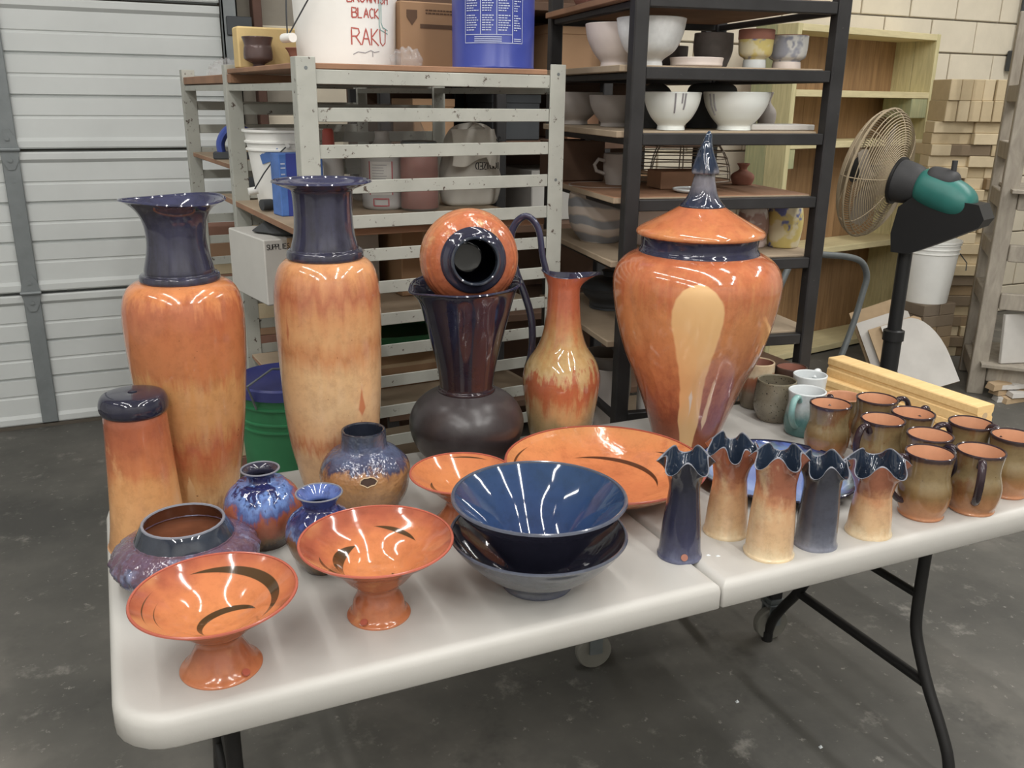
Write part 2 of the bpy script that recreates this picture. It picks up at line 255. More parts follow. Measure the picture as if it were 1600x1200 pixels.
M['clampblue'] = plain('blue_tape_gun_plastic', c(24, 66, 168), .4); M['redcap'] = plain('red_cap_plastic', c(190, 66, 50), .4)
M['greybowl'] = plain('grey_bisque', c(168, 160, 154), .7, 0, .08, 7); M['pinkbowl'] = plain('pinkish_bisque', c(228, 214, 206), .75, 0, .08, 8); M['whitebowl'] = plain('pale_green_white_glaze', c(236, 241, 236), .3, 0, .03)
M['marble'] = plain('marbled_white_glaze', c(226, 228, 228), .45, 0, .22, 16); M['terra'] = plain('terracotta', c(156, 98, 78), .8, 0, .1); M['darkcup'] = plain('charcoal_bisque', c(134, 127, 125), .7, 0, .25, 14)
def stripem():
    t = NT('striped_slip'); x, y, z = t.xyz(); v = t.coords(); h = t.m('ADD', z, t.m('MULTIPLY', t.noise(v, 9, 2), .05))
    return t.out(t.ramp(t.m('FRACT', t.m('MULTIPLY', h, 20)), [(0, c(198, 186, 176)), (.42, c(200, 190, 180)), (.5, c(140, 142, 146)), (.9, c(140, 142, 146)), (1, c(190, 176, 160))]), .75)
M['stripe'] = stripem()
def paintm(name, a, b, d):
    t = NT(name); v = t.coords(); n = t.noise(v, 16, 3, .5, 1); n2 = t.noise(v, 18, 3, .5, 6)
    return t.out(t.mix(t.step(n2, .55, .6), t.mix(t.step(n, .5, .56), a, b), d), .4)
M['paint1'] = paintm('yellow_blue_painted', c(214, 204, 172), c(206, 188, 118), c(96, 104, 156)); M['paint2'] = paintm('grey_white_painted', c(150, 152, 164), c(206, 204, 200), c(128, 130, 146)); M['paint3'] = paintm('pink_grey_painted', c(196, 180, 176), c(160, 130, 122), c(206, 200, 196))
M['lustre'] = plain('brown_lustre_glaze', c(92, 74, 72), .2, .2, .25, 14); M['yellowblock'] = plain('yellow_block', c(214, 184, 118), .85, 0, .06, 8, .4, 40)
M['fanwire'] = plain('dusty_fan_wire', c(166, 148, 118), .6, .1); M['fanblade'] = plain('dusty_fan_blade', c(150, 138, 122), .6); M['fandark'] = plain('dusty_black_plastic', c(58, 58, 60), .6, 0, .25, 8); M['fanteal'] = plain('teal_plastic', c(30, 112, 104), .4, 0, .2, 8); M['fanpole'] = plain('black_pole_paint', c(38, 38, 39), .4)
M['wheel'] = plain('caster_wheel_rubber', c(128, 126, 118), .6); M['wire'] = plain('basket_wire', c(160, 148, 132), .5, .3); M['darkgrey'] = plain('dark_grey_metal', c(70, 74, 78), .5, .2)
M['ruststeel'] = plain('rusty_frame', c(92, 62, 50), .7, 0, .2)
tl = NT('fluorescent_tube'); tl.p.inputs['Emission Color'].default_value = (1, .97, .92, 1); tl.p.inputs['Emission Strength'].default_value = 2.0; M['tube'] = tl.out(c(240, 240, 240), .4)
M['fixture'] = plain('white_enamel', c(225, 225, 222), .4)

# ------------------------------------------------------------------ mesh helpers
def mk(name, verts, faces, mats, parent=None, mi=None, smooth=True, ang=40, loc=None):
    me = bpy.data.meshes.new(name); me.from_pydata([tuple(v) for v in verts], [], faces); me.validate()
    mats = mats if isinstance(mats, (list, tuple)) else [mats]
    for m in mats: me.materials.append(M[m] if isinstance(m, str) else m)
    if mi: me.polygons.foreach_set('material_index', mi)
    if smooth:
        me.polygons.foreach_set('use_smooth', [True]*len(me.polygons))
        try: me.set_sharp_from_angle(angle=R(ang))
        except Exception: pass
    o = bpy.data.objects.new(name, me); COL.objects.link(o)
    if parent is not None: o.parent = parent
    if loc is not None: o.location = loc
    return o
def tag(o, label=None, cat=None, group=None, kind=None):
    if label: o['label'] = label
    if cat: o['category'] = cat
    if group: o['group'] = group
    if kind: o['kind'] = kind
    return o
def thing(name, label, cat, loc=(0, 0, 0), rz=0, group=None):
    o = bpy.data.objects.new(name, None); COL.objects.link(o); o.location = loc; o.rotation_euler = (0, 0, rz); o.empty_display_size = .05
    return tag(o, label, cat, group)
def copy_tree(o, parent=None):
    n = o.copy(); COL.objects.link(n)
    if parent is not None: n.parent = parent
    for ch in [k for k in bpy.data.objects if k.parent == o]: copy_tree(ch, n)
    return n
class MB:
    def __init__(s): s.v = []; s.f = []; s.mi = []; s.cur = 0
    def add(s, v, f):
        b = len(s.v); s.v += [tuple(x) for x in v]; s.f += [[i+b for i in q] for q in f]; s.mi += [s.cur]*len(f); return s
    def box(s, x0, x1, y0, y1, z0, z1, bev=0):
        if bev:
            bm = bmesh.new(); bmesh.ops.create_cube(bm, size=1)
            for v in bm.verts: v.co = Vector(((x0+x1)/2+v.co.x*(x1-x0), (y0+y1)/2+v.co.y*(y1-y0), (z0+z1)/2+v.co.z*(z1-z0)))
            bmesh.ops.bevel(bm, geom=bm.edges[:], offset=bev, segments=1, affect='EDGES')
            bm.verts.index_update(); s.add([v.co[:] for v in bm.verts], [[v.index for v in f.verts] for f in bm.faces]); bm.free(); return s
        v = [(x, y, z) for x in (x0, x1) for y in (y0, y1) for z in (z0, z1)]
        return s.add(v, [(0, 1, 3, 2), (4, 6, 7, 5), (0, 4, 5, 1), (2, 3, 7, 6), (0, 2, 6, 4), (1, 5, 7, 3)])
    def tube(s, pts, r, n=8, closed=False, cap=True, flat=1.0):
        pts = [Vector(p) for p in pts]; N = len(pts); rs = r if isinstance(r, (list, tuple)) else [r]*N
        prev = None; v = []
        for i, p in enumerate(pts):
            a = pts[(i-1) % N] if (closed or i) else p; b = pts[(i+1) % N] if (closed or i < N-1) else p
            t = (b-a).normalized()
            if prev is None:
                q = Vector((0, 0, 1)) if abs(t.z) < .9 else Vector((1, 0, 0)); nn = (q-t*q.dot(t)).normalized()
            else: nn = (prev-t*prev.dot(t)).normalized()
            prev = nn; bb = t.cross(nn)
            for k in range(n):
                a_ = 2*PI*k/n; v.append(p+(nn*math.cos(a_)*flat+bb*math.sin(a_))*rs[i])
        f = []
        for i in range(N if closed else N-1):
            j = (i+1) % N
            for k in range(n): f.append((i*n+k, i*n+(k+1) % n, j*n+(k+1) % n, j*n+k))
        if cap and not closed: f += [tuple(range(n-1, -1, -1)), tuple((N-1)*n+k for k in range(n))]
        return s.add(v, f)
    def lathe(s, prof, seg=40, fn=None):
        n0 = len(s.v); v = []; idx = []
        for (r, z) in prof:
            if r < 1e-6: idx.append([len(v)]); v.append((0, 0, z))
            else:
                idx.append(list(range(len(v), len(v)+seg)))
                for k in range(seg): a = 2*PI*k/seg; v.append((r*math.cos(a), r*math.sin(a), z))
        if fn: v = [fn(*q) for q in v]
        f = []
        for a, b in zip(idx[:-1], idx[1:]):
            for k in range(seg):
                k2 = (k+1) % seg
                if len(a) == 1 and len(b) == 1: continue
                if len(a) == 1: f.append((a[0], b[k2], b[k]))
                elif len(b) == 1: f.append((a[k], a[k2], b[0]))
                else: f.append((a[k], a[k2], b[k2], b[k]))
        return s.add(v, f)
    def xf(s, mat, start=0):
        for i in range(start, len(s.v)): s.v[i] = tuple(mat @ Vector(s.v[i]))
        return s
    def build(s, name, mats, parent=None, **k): return mk(name, s.v, s.f, mats, parent, s.mi if isinstance(mats, (list, tuple)) else None, **k)

def cr(pts, sub=5):
    """Catmull-Rom through profile points; a point given twice makes a corner"""
    out = []
    for i in range(len(pts)-1):
        p1, p2 = pts[i], pts[i+1]
        if p1 == p2: continue
        p0 = pts[i-1] if i else p1; p3 = pts[i+2] if i+2 < len(pts) else p2
        for k in range(sub):
            t = k/sub
            out.append(tuple(.5*((2*b)+(-a+cc)*t+(2*a-5*b+4*cc-d)*t*t+(-a+3*b-3*cc+d)*t**3) for a, b, cc, d in zip(p0, p1, p2, p3)))
    out.append(tuple(pts[-1])); return out
def vessel(name, outer, t, mats, parent, seg=56, fn=None, foot=.006, sub=5, closed_bottom=True, rimw=None, inner=None):
    """thin-walled vessel: foot, outer wall, rounded lip, inner wall. mats: outside, inside, lip"""
    o = cr(outer, sub); b = MB(); r0, z0 = o[0]
    base = ([(0, z0+.003), (max(r0-.008, .001), z0+.003), (r0-.006, z0)] if closed_bottom else [])
    rt_, zt = o[-1]
    ins = cr(inner, sub) if inner else [(max(r-t, .001), z) for r, z in reversed(o) if z >= z0+foot]
    if not inner:
        ins = [(r, z) for r, z in ins]; ins[0] = (ins[0][0], zt-.0005)
    A = base+o[:-1]+[(rt_, zt-.0006)]
    b.lathe(A, seg, fn); nA = len(b.f)
    lip = [(rt_, zt-.0006), (rt_-t*.15, zt+t*.28), (rt_-t*.5, zt+t*.42), (rt_-t*.85, zt+t*.28), ins[0]]
    b.cur = 2; b.lathe(lip, seg, fn); b.cur = 1
    tail = [(0, ins[-1][1])] if ins[-1][0] > 1e-5 else []
    b.lathe(ins+tail, seg, fn)
    ms = mats if isinstance(mats, (list, tuple)) else [mats]*3
    while len(ms) < 3: ms = list(ms)+[ms[0]]
    return b.build(name, list(ms), parent)
def handle(parent, name, pts, r, mat, sub=6, n=10, flat=1.0):
    return MB().tube([Vector(p) for p in cr([tuple(p) for p in pts], sub)], r, n, flat=flat).build(name, mat, parent)
def boxo(name, d, mat, parent=None, bev=.003, loc=None, rz=0):
    o = MB().box(*d, bev).build(name, mat, parent, ang=25); 
    if loc is not None: o.location = loc
    o.rotation_euler = (0, 0, rz); return o
# stroke lettering (marker, print): polylines in a 0..1 box
GL = {'B': [[(0, 0), (0, 1), (.45, .95), (.5, .75), (.4, .55), (0, .5)], [(.4, .55), (.58, .3), (.45, .03), (0, 0)]], 'R': [[(0, 0), (0, 1), (.45, .95), (.5, .72), (.35, .52), (0, .5)], [(.25, .5), (.6, 0)]],
      'O': [[(.28, 0), (.05, .2), (.02, .7), (.25, 1), (.5, .8), (.52, .25), (.28, 0)]], 'W': [[(0, 1), (.15, 0), (.32, .65), (.5, 0), (.65, 1)]], 'N': [[(0, 0), (0, 1), (.5, 0), (.5, 1)]], 'I': [[(.2, 0), (.2, 1)]],
      'S': [[(.5, .85), (.3, 1), (.06, .85), (.1, .6), (.42, .42), (.5, .18), (.28, 0), (.02, .15)]], 'H': [[(0, 0), (0, 1)], [(.5, 0), (.5, 1)], [(0, .5), (.5, .5)]], 'L': [[(0, 1), (0, 0), (.45, 0)]],
      'A': [[(0, 0), (.28, 1), (.55, 0)], [(.1, .38), (.45, .38)]], 'C': [[(.5, .85), (.3, 1), (.06, .75), (.05, .3), (.25, 0), (.5, .12)]], 'K': [[(0, 0), (0, 1)], [(.5, 1), (0, .45), (.55, 0)]], 'U': [[(0, 1), (.03, .2), (.25, 0), (.47, .2), (.5, 1)]],
      'D': [[(0, 0), (0, 1), (.35, .9), (.52, .5), (.35, .08), (0, 0)]], 'Z': [[(0, 1), (.5, 1), (0, 0), (.5, 0)]], 'E': [[(.5, 0), (0, 0), (0, 1), (.5, 1)], [(0, .52), (.4, .52)]], 'T': [[(.25, 0), (.25, 1)], [(0, 1), (.52, 1)]], 'P': [[(0, 0), (0, 1), (.45, .95), (.5, .7), (.35, .5), (0, .5)]], ' ': []}
def strokes(text, h, adv=.72):
    out = []; x = 0
    for ch in text:
        for pl in GL[ch]: out.append([((x+px)*h, py*h) for px, py in pl])
        x += adv if ch not in 'I' else .42
    return out, x*h
def ribbon(mb, pts3, nrm, wd):
    P = [Vector(p) for p in pts3]; v = []; f = []
    for i, p in enumerate(P):
        t = ((P[i+1] if i < len(P)-1 else p)-(P[i-1] if i else p)).normalized(); s_ = t.cross(Vector(nrm[i])).normalized()*wd*.5; v += [p-s_, p+s_]
    for i in range(len(P)-1): f.append((2*i, 2*i+1, 2*i+3, 2*i+2))
    mb.add(v, f)
def cyl_text(mb, lines, rad, a0, z0, wd):
    """polylines (s along the wall, height) laid on a cylinder or cone wall: rad(z)"""
    for pl in lines:
        q = []
        for (p0, p1) in zip(pl[:-1], pl[1:]):
            k = max(1, int(math.hypot(p1[0]-p0[0], p1[1]-p0[1])/.006))
            q += [(p0[0]+(p1[0]-p0[0])*j/k, p0[1]+(p1[1]-p0[1])*j/k) for j in range(k)]
        q.append(pl[-1]); P = []; Nn = []
        for s_, h in q:
            z = z0+h; r = rad(z)+.0012; a = a0+s_/r; P.append((r*math.cos(a), r*math.sin(a), z)); Nn.append((math.cos(a), math.sin(a), 0))
        ribbon(mb, P, Nn, wd)
def bez(p0, p1, sag, n=14): return [tuple(Vector(p0).lerp(Vector(p1), k/n)+Vector(sag)*4*(k/n)*(1-k/n)) for k in range(n+1)]

# ================================================================== the room
X0, X1, Y0, Y1 = -3.6, 6.6, -4.2, 3.5
tag(MB().box(X0-.1, X1+.1, Y0-.1, Y1+.3, -.1, 0).build('floor', 'concrete', smooth=False), 'dark stained concrete workshop floor', kind='structure')
tag(MB().box(X0-.1, X1+.1, Y0-.1, Y1+.3, CEIL+.02, CEIL+.12).build('ceiling', 'ceil', smooth=False), kind='structure')
tag(MB().box(X0-.1, X0, Y0, Y1, 0, CEIL+.02).build('wall_left', 'wall', smooth=False), kind='structure')
tag(MB().box(X1, X1+.1, Y0, Y1, 0, CEIL+.02).build('wall_right', 'wall', smooth=False), kind='structure')
tag(MB().box(X0-.1, X1+.1, Y0-.1, Y0, 0, CEIL+.02).build('wall_front', 'wall', smooth=False), kind='structure')
wb = MB().box(X0-.1, X1+.1, Y1+.01, Y1+.2, 0, CEIL+.02).build('wall_back', 'mortar', smooth=False); tag(wb, 'cream painted concrete block wall', kind='structure')
blk = MB().box(-.195, .195, -.012, .012, -.095, .095, .004).build('concrete_block', 'block', wb, ang=25); first = True
for row in range(16):
    x = .80+(.2 if row % 2 else 0)
    while x < X1-.1:
        o = blk if first else blk.copy()
        if not first: COL.objects.link(o); o.parent = wb
        first = False; o.location = (x+.2, Y1+.004+random.uniform(-.0015, .0015), .1+row*.2); x += .4

# sectional garage door
gd = bpy.data.objects.new('door_1', None); COL.objects.link(gd); gd.location = (0, 3.45, 0); tag(gd, 'white ribbed sectional garage door', kind='structure')
DX0, DX1 = -3.3, .62
def section(z0, z1):
    """one ribbed steel door section: shallow grooves run its length"""
    prof = [(-.01, z0+.004), (-.014, z0+.01), (-.014, z0+.035), (0, z0+.05)]; H = z1-z0
    for k in range(1, 6):
        z = z0+.05+(H-.1)*k/6
        d = .016 if k in (2, 4) else .004
        prof += [(0, z-.008), (d, z-.003), (d, z+.003), (0, z+.008)]
    prof += [(0, z1-.05), (-.014, z1-.035), (-.014, z1-.01), (-.01, z1-.004), (.03, z1-.004)]
    v = []; f = []
    for y, z in prof: v += [(DX0, y, z), (DX1, y, z)]
    for i in range(len(prof)-1): f.append((2*i, 2*i+1, 2*i+3, 2*i+2))
    v += [(DX0, .04, z0), (DX1, .04, z0), (DX1, .04, z1), (DX0, .04, z1)]; b = len(v); f.append((b-4, b-1, b-2, b-3))
    return mk('door_section', v, f, 'door', gd, ang=12)
for k in range(5): section(.012+k*.62, .012+(k+1)*.62-.006)
for sx in (-.29, -1.75, -3.1):
    for k in range(4):
        s = MB().box(sx-.034, sx+.034, -.024, -.0145, .02+k*.62, .62+k*.62, .003)
        for zz in (.1, .22, .36, .5): s.tube([(sx, -.026, k*.62+zz), (sx, -.0235, k*.62+zz)], .006, 8)
        s.build('door_stile', 'strap', gd, ang=25)
        h = MB(); zc = .015+(k+1)*.62
        for sg in (1, -1):
            pl = [(sx-.04, zc), (sx+.04, zc), (sx+.03, zc+sg*.05), (sx+.012, zc+sg*.085), (sx-.012, zc+sg*.085), (sx-.03, zc+sg*.05)]
            n = len(pl); h.add([(a, -.03, b_) for a, b_ in pl]+[(a, -.0245, b_) for a, b_ in pl], [tuple(range(n)), tuple(range(2*n-1, n-1, -1))]+[(i, (i+1) % n, n+(i+1) % n, n+i) for i in range(n)])
            h.tube([(sx, -.036, zc+sg*.045), (sx, -.029, zc+sg*.045)], .009, 8)
        h.tube([(sx-.042, -.034, zc), (sx+.042, -.034, zc)], .009, 8).build('hinge', 'strap', gd, ang=25)
MB().box(DX0, DX1, -.02, .0, .0, .014).build('weather_strip', 'seam', gd)
tr = MB().box(.625, .69, -.06, -.054, 0, 2.9).box(.625, .631, -.06, .0, 0, 2.9).box(.684, .69, -.06, .0, 0, 2.9).build('door_track', 'strap', gd)
for zz in (.4, 1.1, 1.78, 2.4): MB().box(.64, .75, -.07, -.061, zz-.04, zz+.04, .003).build('track_bracket', 'darkgrey', gd)
t1 = MB().box(.76, .80, 3.40, 3.49, 0, 3.1, .004).build('trim_1', 'ruststeel'); tag(t1, 'rust coloured steel jamb beside the door', kind='structure')

# fluorescent fixtures (real lamps of the room, above the frame)
fx0 = None
for (lx, ly, lw, where) in LAMPS:
    if fx0 is None:
        fx0 = fx = thing('fluorescent_fixture', 'x', 'light')
        MB().box(-.11, .11, -.63, .63, .0, .07, .01).build('housing', 'fixture', fx, ang=25)
        for s_ in (-.022, .022): MB().tube([(s_, -.6, -.02), (s_, .6, -.02)], .013, 10).build('tube', 'tube', fx)
        for s_ in (-.61, .61): MB().box(-.08, .08, s_-.012, s_+.012, -.04, .0, .003).build('lamp_holder', 'fixture', fx, ang=25)
        ld = bpy.data.lights.new('tube_light', 'AREA'); ld.shape = 'RECTANGLE'; ld.size = .065; ld.size_y = 1.2; ld.energy = LAMP_W*lw; ld.color = (1, .985, .955)
        lo = bpy.data.objects.new('tube_light', ld); COL.objects.link(lo); lo.parent = fx; lo.location = (0, 0, -.045)
    else:
        fx = copy_tree(fx0)
        for ch in fx.children:
            if ch.type == 'LIGHT': ch.data = ch.data.copy(); ch.data.energy = LAMP_W*lw
    fx.location = (lx, ly, CEIL-.06); tag(fx, 'white twin tube fluorescent fixture on the ceiling '+where, 'light', 'fluorescent ceiling fixtures')

# ================================================================== folding table
T = .74; TW = .74; TL = 1.95; SE = .915
tb = thing('folding_table', 'long off-white plastic folding table with black bent tube legs, crowded with pottery', 'table')
def rrect(x0, x1, y0, y1, rad, ins, n=7):
    """rounded rectangle inset by ins; rad = corner radii (x0y0, x1y0, x1y1, x0y1)"""
    out = []; x0 += ins; x1 -= ins; y0 += ins; y1 -= ins
    for (cx, cy, sx, sy, a0), r in zip([(x0, y0, 1, 1, PI), (x1, y0, -1, 1, 1.5*PI), (x1, y1, -1, -1, 0), (x0, y1, 1, -1, .5*PI)], rad):
        r = max(r-ins, .001)
        for k in range(n): a = a0+.5*PI*k/(n-1); out.append((cx+sx*r+r*math.cos(a), cy+sy*r+r*math.sin(a)))
    return out
def toppanel(x0, x1, rad):
    v = []; f = []; L = 0
    for ins, z in [(.004, -.046), (0, -.042), (0, -.012), (.003, -.004), (.009, .0012), (.018, .0016), (.030, 0)]:
        q = rrect(x0, x1, 0, TW, rad, ins); L = len(q); v += [(a, b, T+z) for a, b in q]
    for i in range(6):
        for k in range(L): f.append((i*L+k, i*L+(k+1) % L, (i+1)*L+(k+1) % L, (i+1)*L+k))
    f += [tuple(range(L-1, -1, -1)), tuple(6*L+k for k in range(L))]
    return mk('tabletop', v, f, 'plastic', tb, ang=50)
toppanel(0, SE-.0012, (.075, .006, .006, .075)); toppanel(SE+.0012, TL, (.006, .075, .075, .006))
MB().box(SE-.02, SE+.02, .06, TW-.06, T-.05, T-.0465).build('hinge', 'blackmetal', tb)
for lx in (.155, 1.677):
    sg = 1 if lx > 1 else -1
    for s in (-1, 1):
        yy = lambda d: .40+s*d
        pts = [(lx, yy(.155), .697), (lx, yy(.157), .55), (lx, yy(.158), .42), (lx, yy(.164), .33), (lx, yy(.19), .265), (lx, yy(.225), .20), (lx, yy(.265), .14), (lx, yy(.30), .08), (lx, yy(.315), .03), (lx, yy(.318), .0)]
        MB().tube(cr(pts, 4), .0135, 12).build('leg', 'blackmetal', tb)
        MB().tube([(lx, yy(.318), 0), (lx, yy(.318), .03)], .016, 12).build('foot_cap', 'blackmetal', tb)
    MB().tube([(lx, .40-.21, .21), (lx, .40+.21, .21)], .0125, 10).build('cross_bar', 'blackmetal', tb)
    MB().tube([(lx, .245, .41), (lx, .555, .41)], .010, 10).build('cross_bar', 'blackmetal', tb)
    MB().tube([(lx, .40, .41), (lx-sg*.33, .40, .695)], .009, 8).build('brace', 'blackmetal', tb)
    MB().box(lx-.03, lx+.03, .2, .6, T-.052, T-.0465).build('leg_bracket', 'blackmetal', tb)

# ================================================================== pottery on the table
def pot(name, label, cat, x, y, rz=0, group=None, z=T): return thing(name, label, cat, (x, y, z), rz, group)
# --- tall lantern-like cylinder
o = pot('tall_cylinder_vase', 'tall flared orange ceramic cylinder with a navy cap, at the far left table edge', 'vase', .071, .513)
MB().lathe([(0, .002), (.064, .002), (.068, 0)]+cr([(.0695, 0), (.0665, .006), (.0605, .05), (.0565, .11), (.0535, .17), (.0505, .236)])+[(.048, .244), (0, .244)], 64,
           lambda x, y, z: (x*(1+.02*math.sin(5*math.atan2(y, x))*max(0, 1-z/.05)), y*(1+.02*math.sin(5*math.atan2(y, x))*max(0, 1-z/.05)), z)).build('body', 'lantern', o)
MB().lathe(cr([(.048, .240), (.0535, .246), (.0555, .256), (.053, .268), (.045, .2755), (.02, .2775), (.0075, .277)])+[(.006, .272), (.006, .262), (0, .262)], 56).build('cap', 'navy', o)
g2 = 'tall orange vases with navy necks'
# --- tall vase with flaring trumpet neck
o = pot('floor_vase', 'tall orange vase with a trumpet-shaped navy neck and wavy rim, behind the capped cylinder', 'vase', .171, .624, group=g2)
MB().lathe([(0, .003), (.05, .003)]+cr([(.054, 0), (.0575, .01), (.0714, .056), (.0825, .121), (.091, .184), (.097, .246), (.1017, .307), (.1035, .366), (.101, .40), (.0926, .424), (.078, .436), (.062, .4395)])+[(0, .44)], 72).build('body', 'vase_tan', o)
wav = lambda x, y, z: (x, y, z+.003*max(0, (z-.54)/.038)*math.sin(2*math.atan2(y, x)+.6))
vessel('neck', [(.064, .436), (.0675, .4405), (.0675, .447), (.0655, .451), (.059, .453), (.0585, .46), (.052, .488), (.0495, .514), (.0525, .541), (.062, .560), (.076, .572), (.088, .578)], .006, ['navy_neck', 'navy', 'navy'], o, 72, wav, sub=4)
# --- tall vase with disc rim
o = pot('floor_vase', 'tallest peach-orange vase with a straight navy neck and flat disc rim', 'vase', .430, .630, group=g2)
MB().lathe([(0, .003), (.058, .003)]+cr([(.0635, 0), (.067, .01), (.0765, .052), (.087, .107), (.094, .187), (.0977, .279), (.0999, .367), (.0966, .417), (.0885, .445), (.076, .459), (.064, .4625)])+[(0, .463)], 72).build('body', 'vase_pale', o)
vessel('neck', [(.066, .459), (.0705, .464), (.0705, .473), (.068, .478), (.0625, .48), (.061, .487), (.0555, .51), (.0535, .54), (.0545, .578), (.058, .588), (.074, .5945), (.0905, .602)], .0075, ['navy_neck', 'navy', 'navy'], o, 72, sub=4)
# --- small round vases
o = pot('bottle_vase', 'small red-brown and blue round vase with a dark narrow flared mouth, beside the taller vases', 'vase', .257, .439, group='small blue mottled vases')
vessel('body', [(.040, 0), (.043, .006), (.0585, .031), (.067, .066), (.060, .094), (.043, .112), (.0395, .1155), (.027, .1175), (.0235, .125), (.026, .133), (.0335, .1385)], .0035, ['smallA', 'navy', 'edge'], o, 56)
o = pot('bottle_vase', 'small brown vase with a wide blue-streaked mouth, tucked behind the middle footed bowl', 'vase', .330, .308, group='small blue mottled vases')
vessel('body', [(.029, 0), (.033, .006), (.0489, .031), (.0585, .064), (.052, .090), (.034, .107), (.0275, .113), (.0285, .121), (.0385, .1365)], .003, ['smallB', 'smallBin', 'edge'], o, 56)
o = pot('crackle_pot', 'round crackled brown and blue pot with a grey straight neck and a broken hollow', 'pot', .453, .489)
def lumpy(x, y, z):
    a = math.atan2(y, x); k = 1+.025*math.sin(3*a+z*60)*math.sin(z*40)*(1 if .02 < z < .12 else 0); return (x*k, y*k, z)
vessel('body', [(.050, 0), (.055, .006), (.0735, .037), (.084, .078), (.0785, .104), (.062, .122), (.046, .130), (.0425, .138), (.0415, .152), (.041, .1635)], .006, ['crackle', 'slate', 'slate'], o, 64, lumpy)
hol = MB(); hp = []
for k, rr_ in enumerate([.017, .0135, .011, .009, .0115, .014, .0155, .011, .0125, .010, .014]): a = 2*PI*k/11; hp.append((rr_*.8*math.cos(a)*1.2, rr_*.8*math.sin(a)))
da = math.atan2(-1.035-.489, .07-.453)+.06
hv = []
for (hx, hz) in hp:
    a = da+hx/.08; zz = .095+hz; rad = .0862 - max(0, zz-.08)*.24; hv.append((rad*math.cos(a), rad*math.sin(a), zz))
hol.add(hv, [tuple(range(len(hv)))]); hol.build('broken_hollow', 'cup_dark', o, smooth=False); 
MB().tube(hv, .0011, 6, closed=True).build('hollow_edge', 'slabedge', o)
# --- wide purple pot
o = pot('squat_pot', 'wide squat purple-blue textured pot with a faceted slate collar', 'pot', .122, .355)
def carved(x, y, z):
    a = math.atan2(y, x); s = max(0, min(1, (z-.012)/.02))*max(0, min(1, (.075-z)/.012)); k = 1+s*(.022*math.sin(23*a+200*z)*math.sin(9*a-90*z)+.009*math.sin(37*a-120*z)); return (x*k, y*k, z)
vessel('body', [(.070, 0), (.076, .004), (.098, .019), (.114, .042), (.110, .058), (.095, .071), (.078, .078)], .007, ['purple', 'purple_in', 'purple'], o, 128, carved, sub=6)
vessel('collar', [(.079, .074), (.0775, .078), (.071, .092), (.0645, .104)], .005, ['slate', 'purple_in', 'edge'], o, 26, closed_bottom=False, foot=0, sub=3)
# --- pedestal bowls
def pedestal(label, x, y, Rr, H, Rf, Rn, zn, mat, rz=0, seal=None, tilt=0):
    o = pot('pedestal_bowl', label, 'bowl', x, y, 0, 'orange footed bowls')
    out = [(Rf, 0), (Rf, .003), (Rf*.86, .010), (Rn*1.22, zn*.62), (Rn, zn), (Rn*1.06, zn*1.25), (Rn*1.5, zn*1.25+.012), (Rr*.62, H*.74), (Rr*.86, H*.89), (Rr, H)]
    zi = zn*1.25+.015
    inn = [(Rr-.004, H-.0005), (Rr*.84, H*.89+.003), (Rr*.60, H*.74+.005), (Rr*.36, zi+.006), (Rr*.14, zi), (.0005, zi)]
    def wv(x_, y_, z): return (x_, y_, z+tilt*x_*max(0, (z-.06))/.05)
    bo = vessel('body', out, .0045, ['pedout', mat, 'rustrim'], o, 96, wv, inner=inn)
    if seal is not None:
        rs = Rf*.93; MB().tube([(rs*math.cos(seal)*1.0, rs*math.sin(seal), .009), (rs*1.02*math.cos(seal), rs*1.02*math.sin(seal), .0115)], .0055, 14).build('potter_seal', 'rustrim', o)
    return o
pedestal('orange footed bowl with a broad brown brush swirl, at the near corner of the table', .141, .092, .110, .1152, .0548, .0306, .042, 'pedA', seal=R(-58), tilt=.015)
pedestal('orange footed bowl with thin dark brush marks, middle one of the three', .377, .136, .1150, .1259, .0478, .031, .042, 'pedB', seal=R(-135))
pedestal('smaller orange footed bowl partly hidden behind the stacked blue bowls', .604, .377, .0957, .0993, .0535, .0296, .038, 'pedC')
# --- stacked blue bowls
o = pot('blue_bowl', 'lower dark blue bowl of the stacked pair, slate grey outside', 'bowl', .639, .125, group='stacked blue bowls')
vessel('body', [(.0575, 0), (.059, .004), (.0575, .012), (.066, .018), (.101, .042), (.129, .072), (.1425, .092)], .006, ['blueout', 'navy', 'blueout'], o, 96, inner=[(.137, .0915), (.123, .072), (.092, .044), (.056, .026), (.03, .022), (.0005, .021)])
o = pot('blue_bowl', 'upper deep glossy blue bowl of the stacked pair, streaked with light', 'bowl', .639, .125, group='stacked blue bowls', z=T+.022)
vessel('body', [(.046, 0), (.048, .004), (.050, .016), (.066, .038), (.100, .085), (.128, .116), (.1395, .1325)], .007, ['navy', 'bluein', 'blueout'], o, 96, inner=[(.133, .132), (.1225, .121), (.096, .092), (.064, .052), (.038, .028), (.018, .0225), (.0005, .022)])
# --- large orange dish
o = pot('serving_dish', 'large shallow orange dish with dark brush calligraphy', 'dish', .914, .393)
vessel('body', [(.085, 0), (.088, .005), (.110, .013), (.158, .036), (.188, .055), (.2005, .066)], .006, ['dish', 'dish', 'rustrim'], o, 120, inner=[(.1955, .0655), (.184, .058), (.152, .038), (.105, .018), (.06, .012), (.0005, .011)])
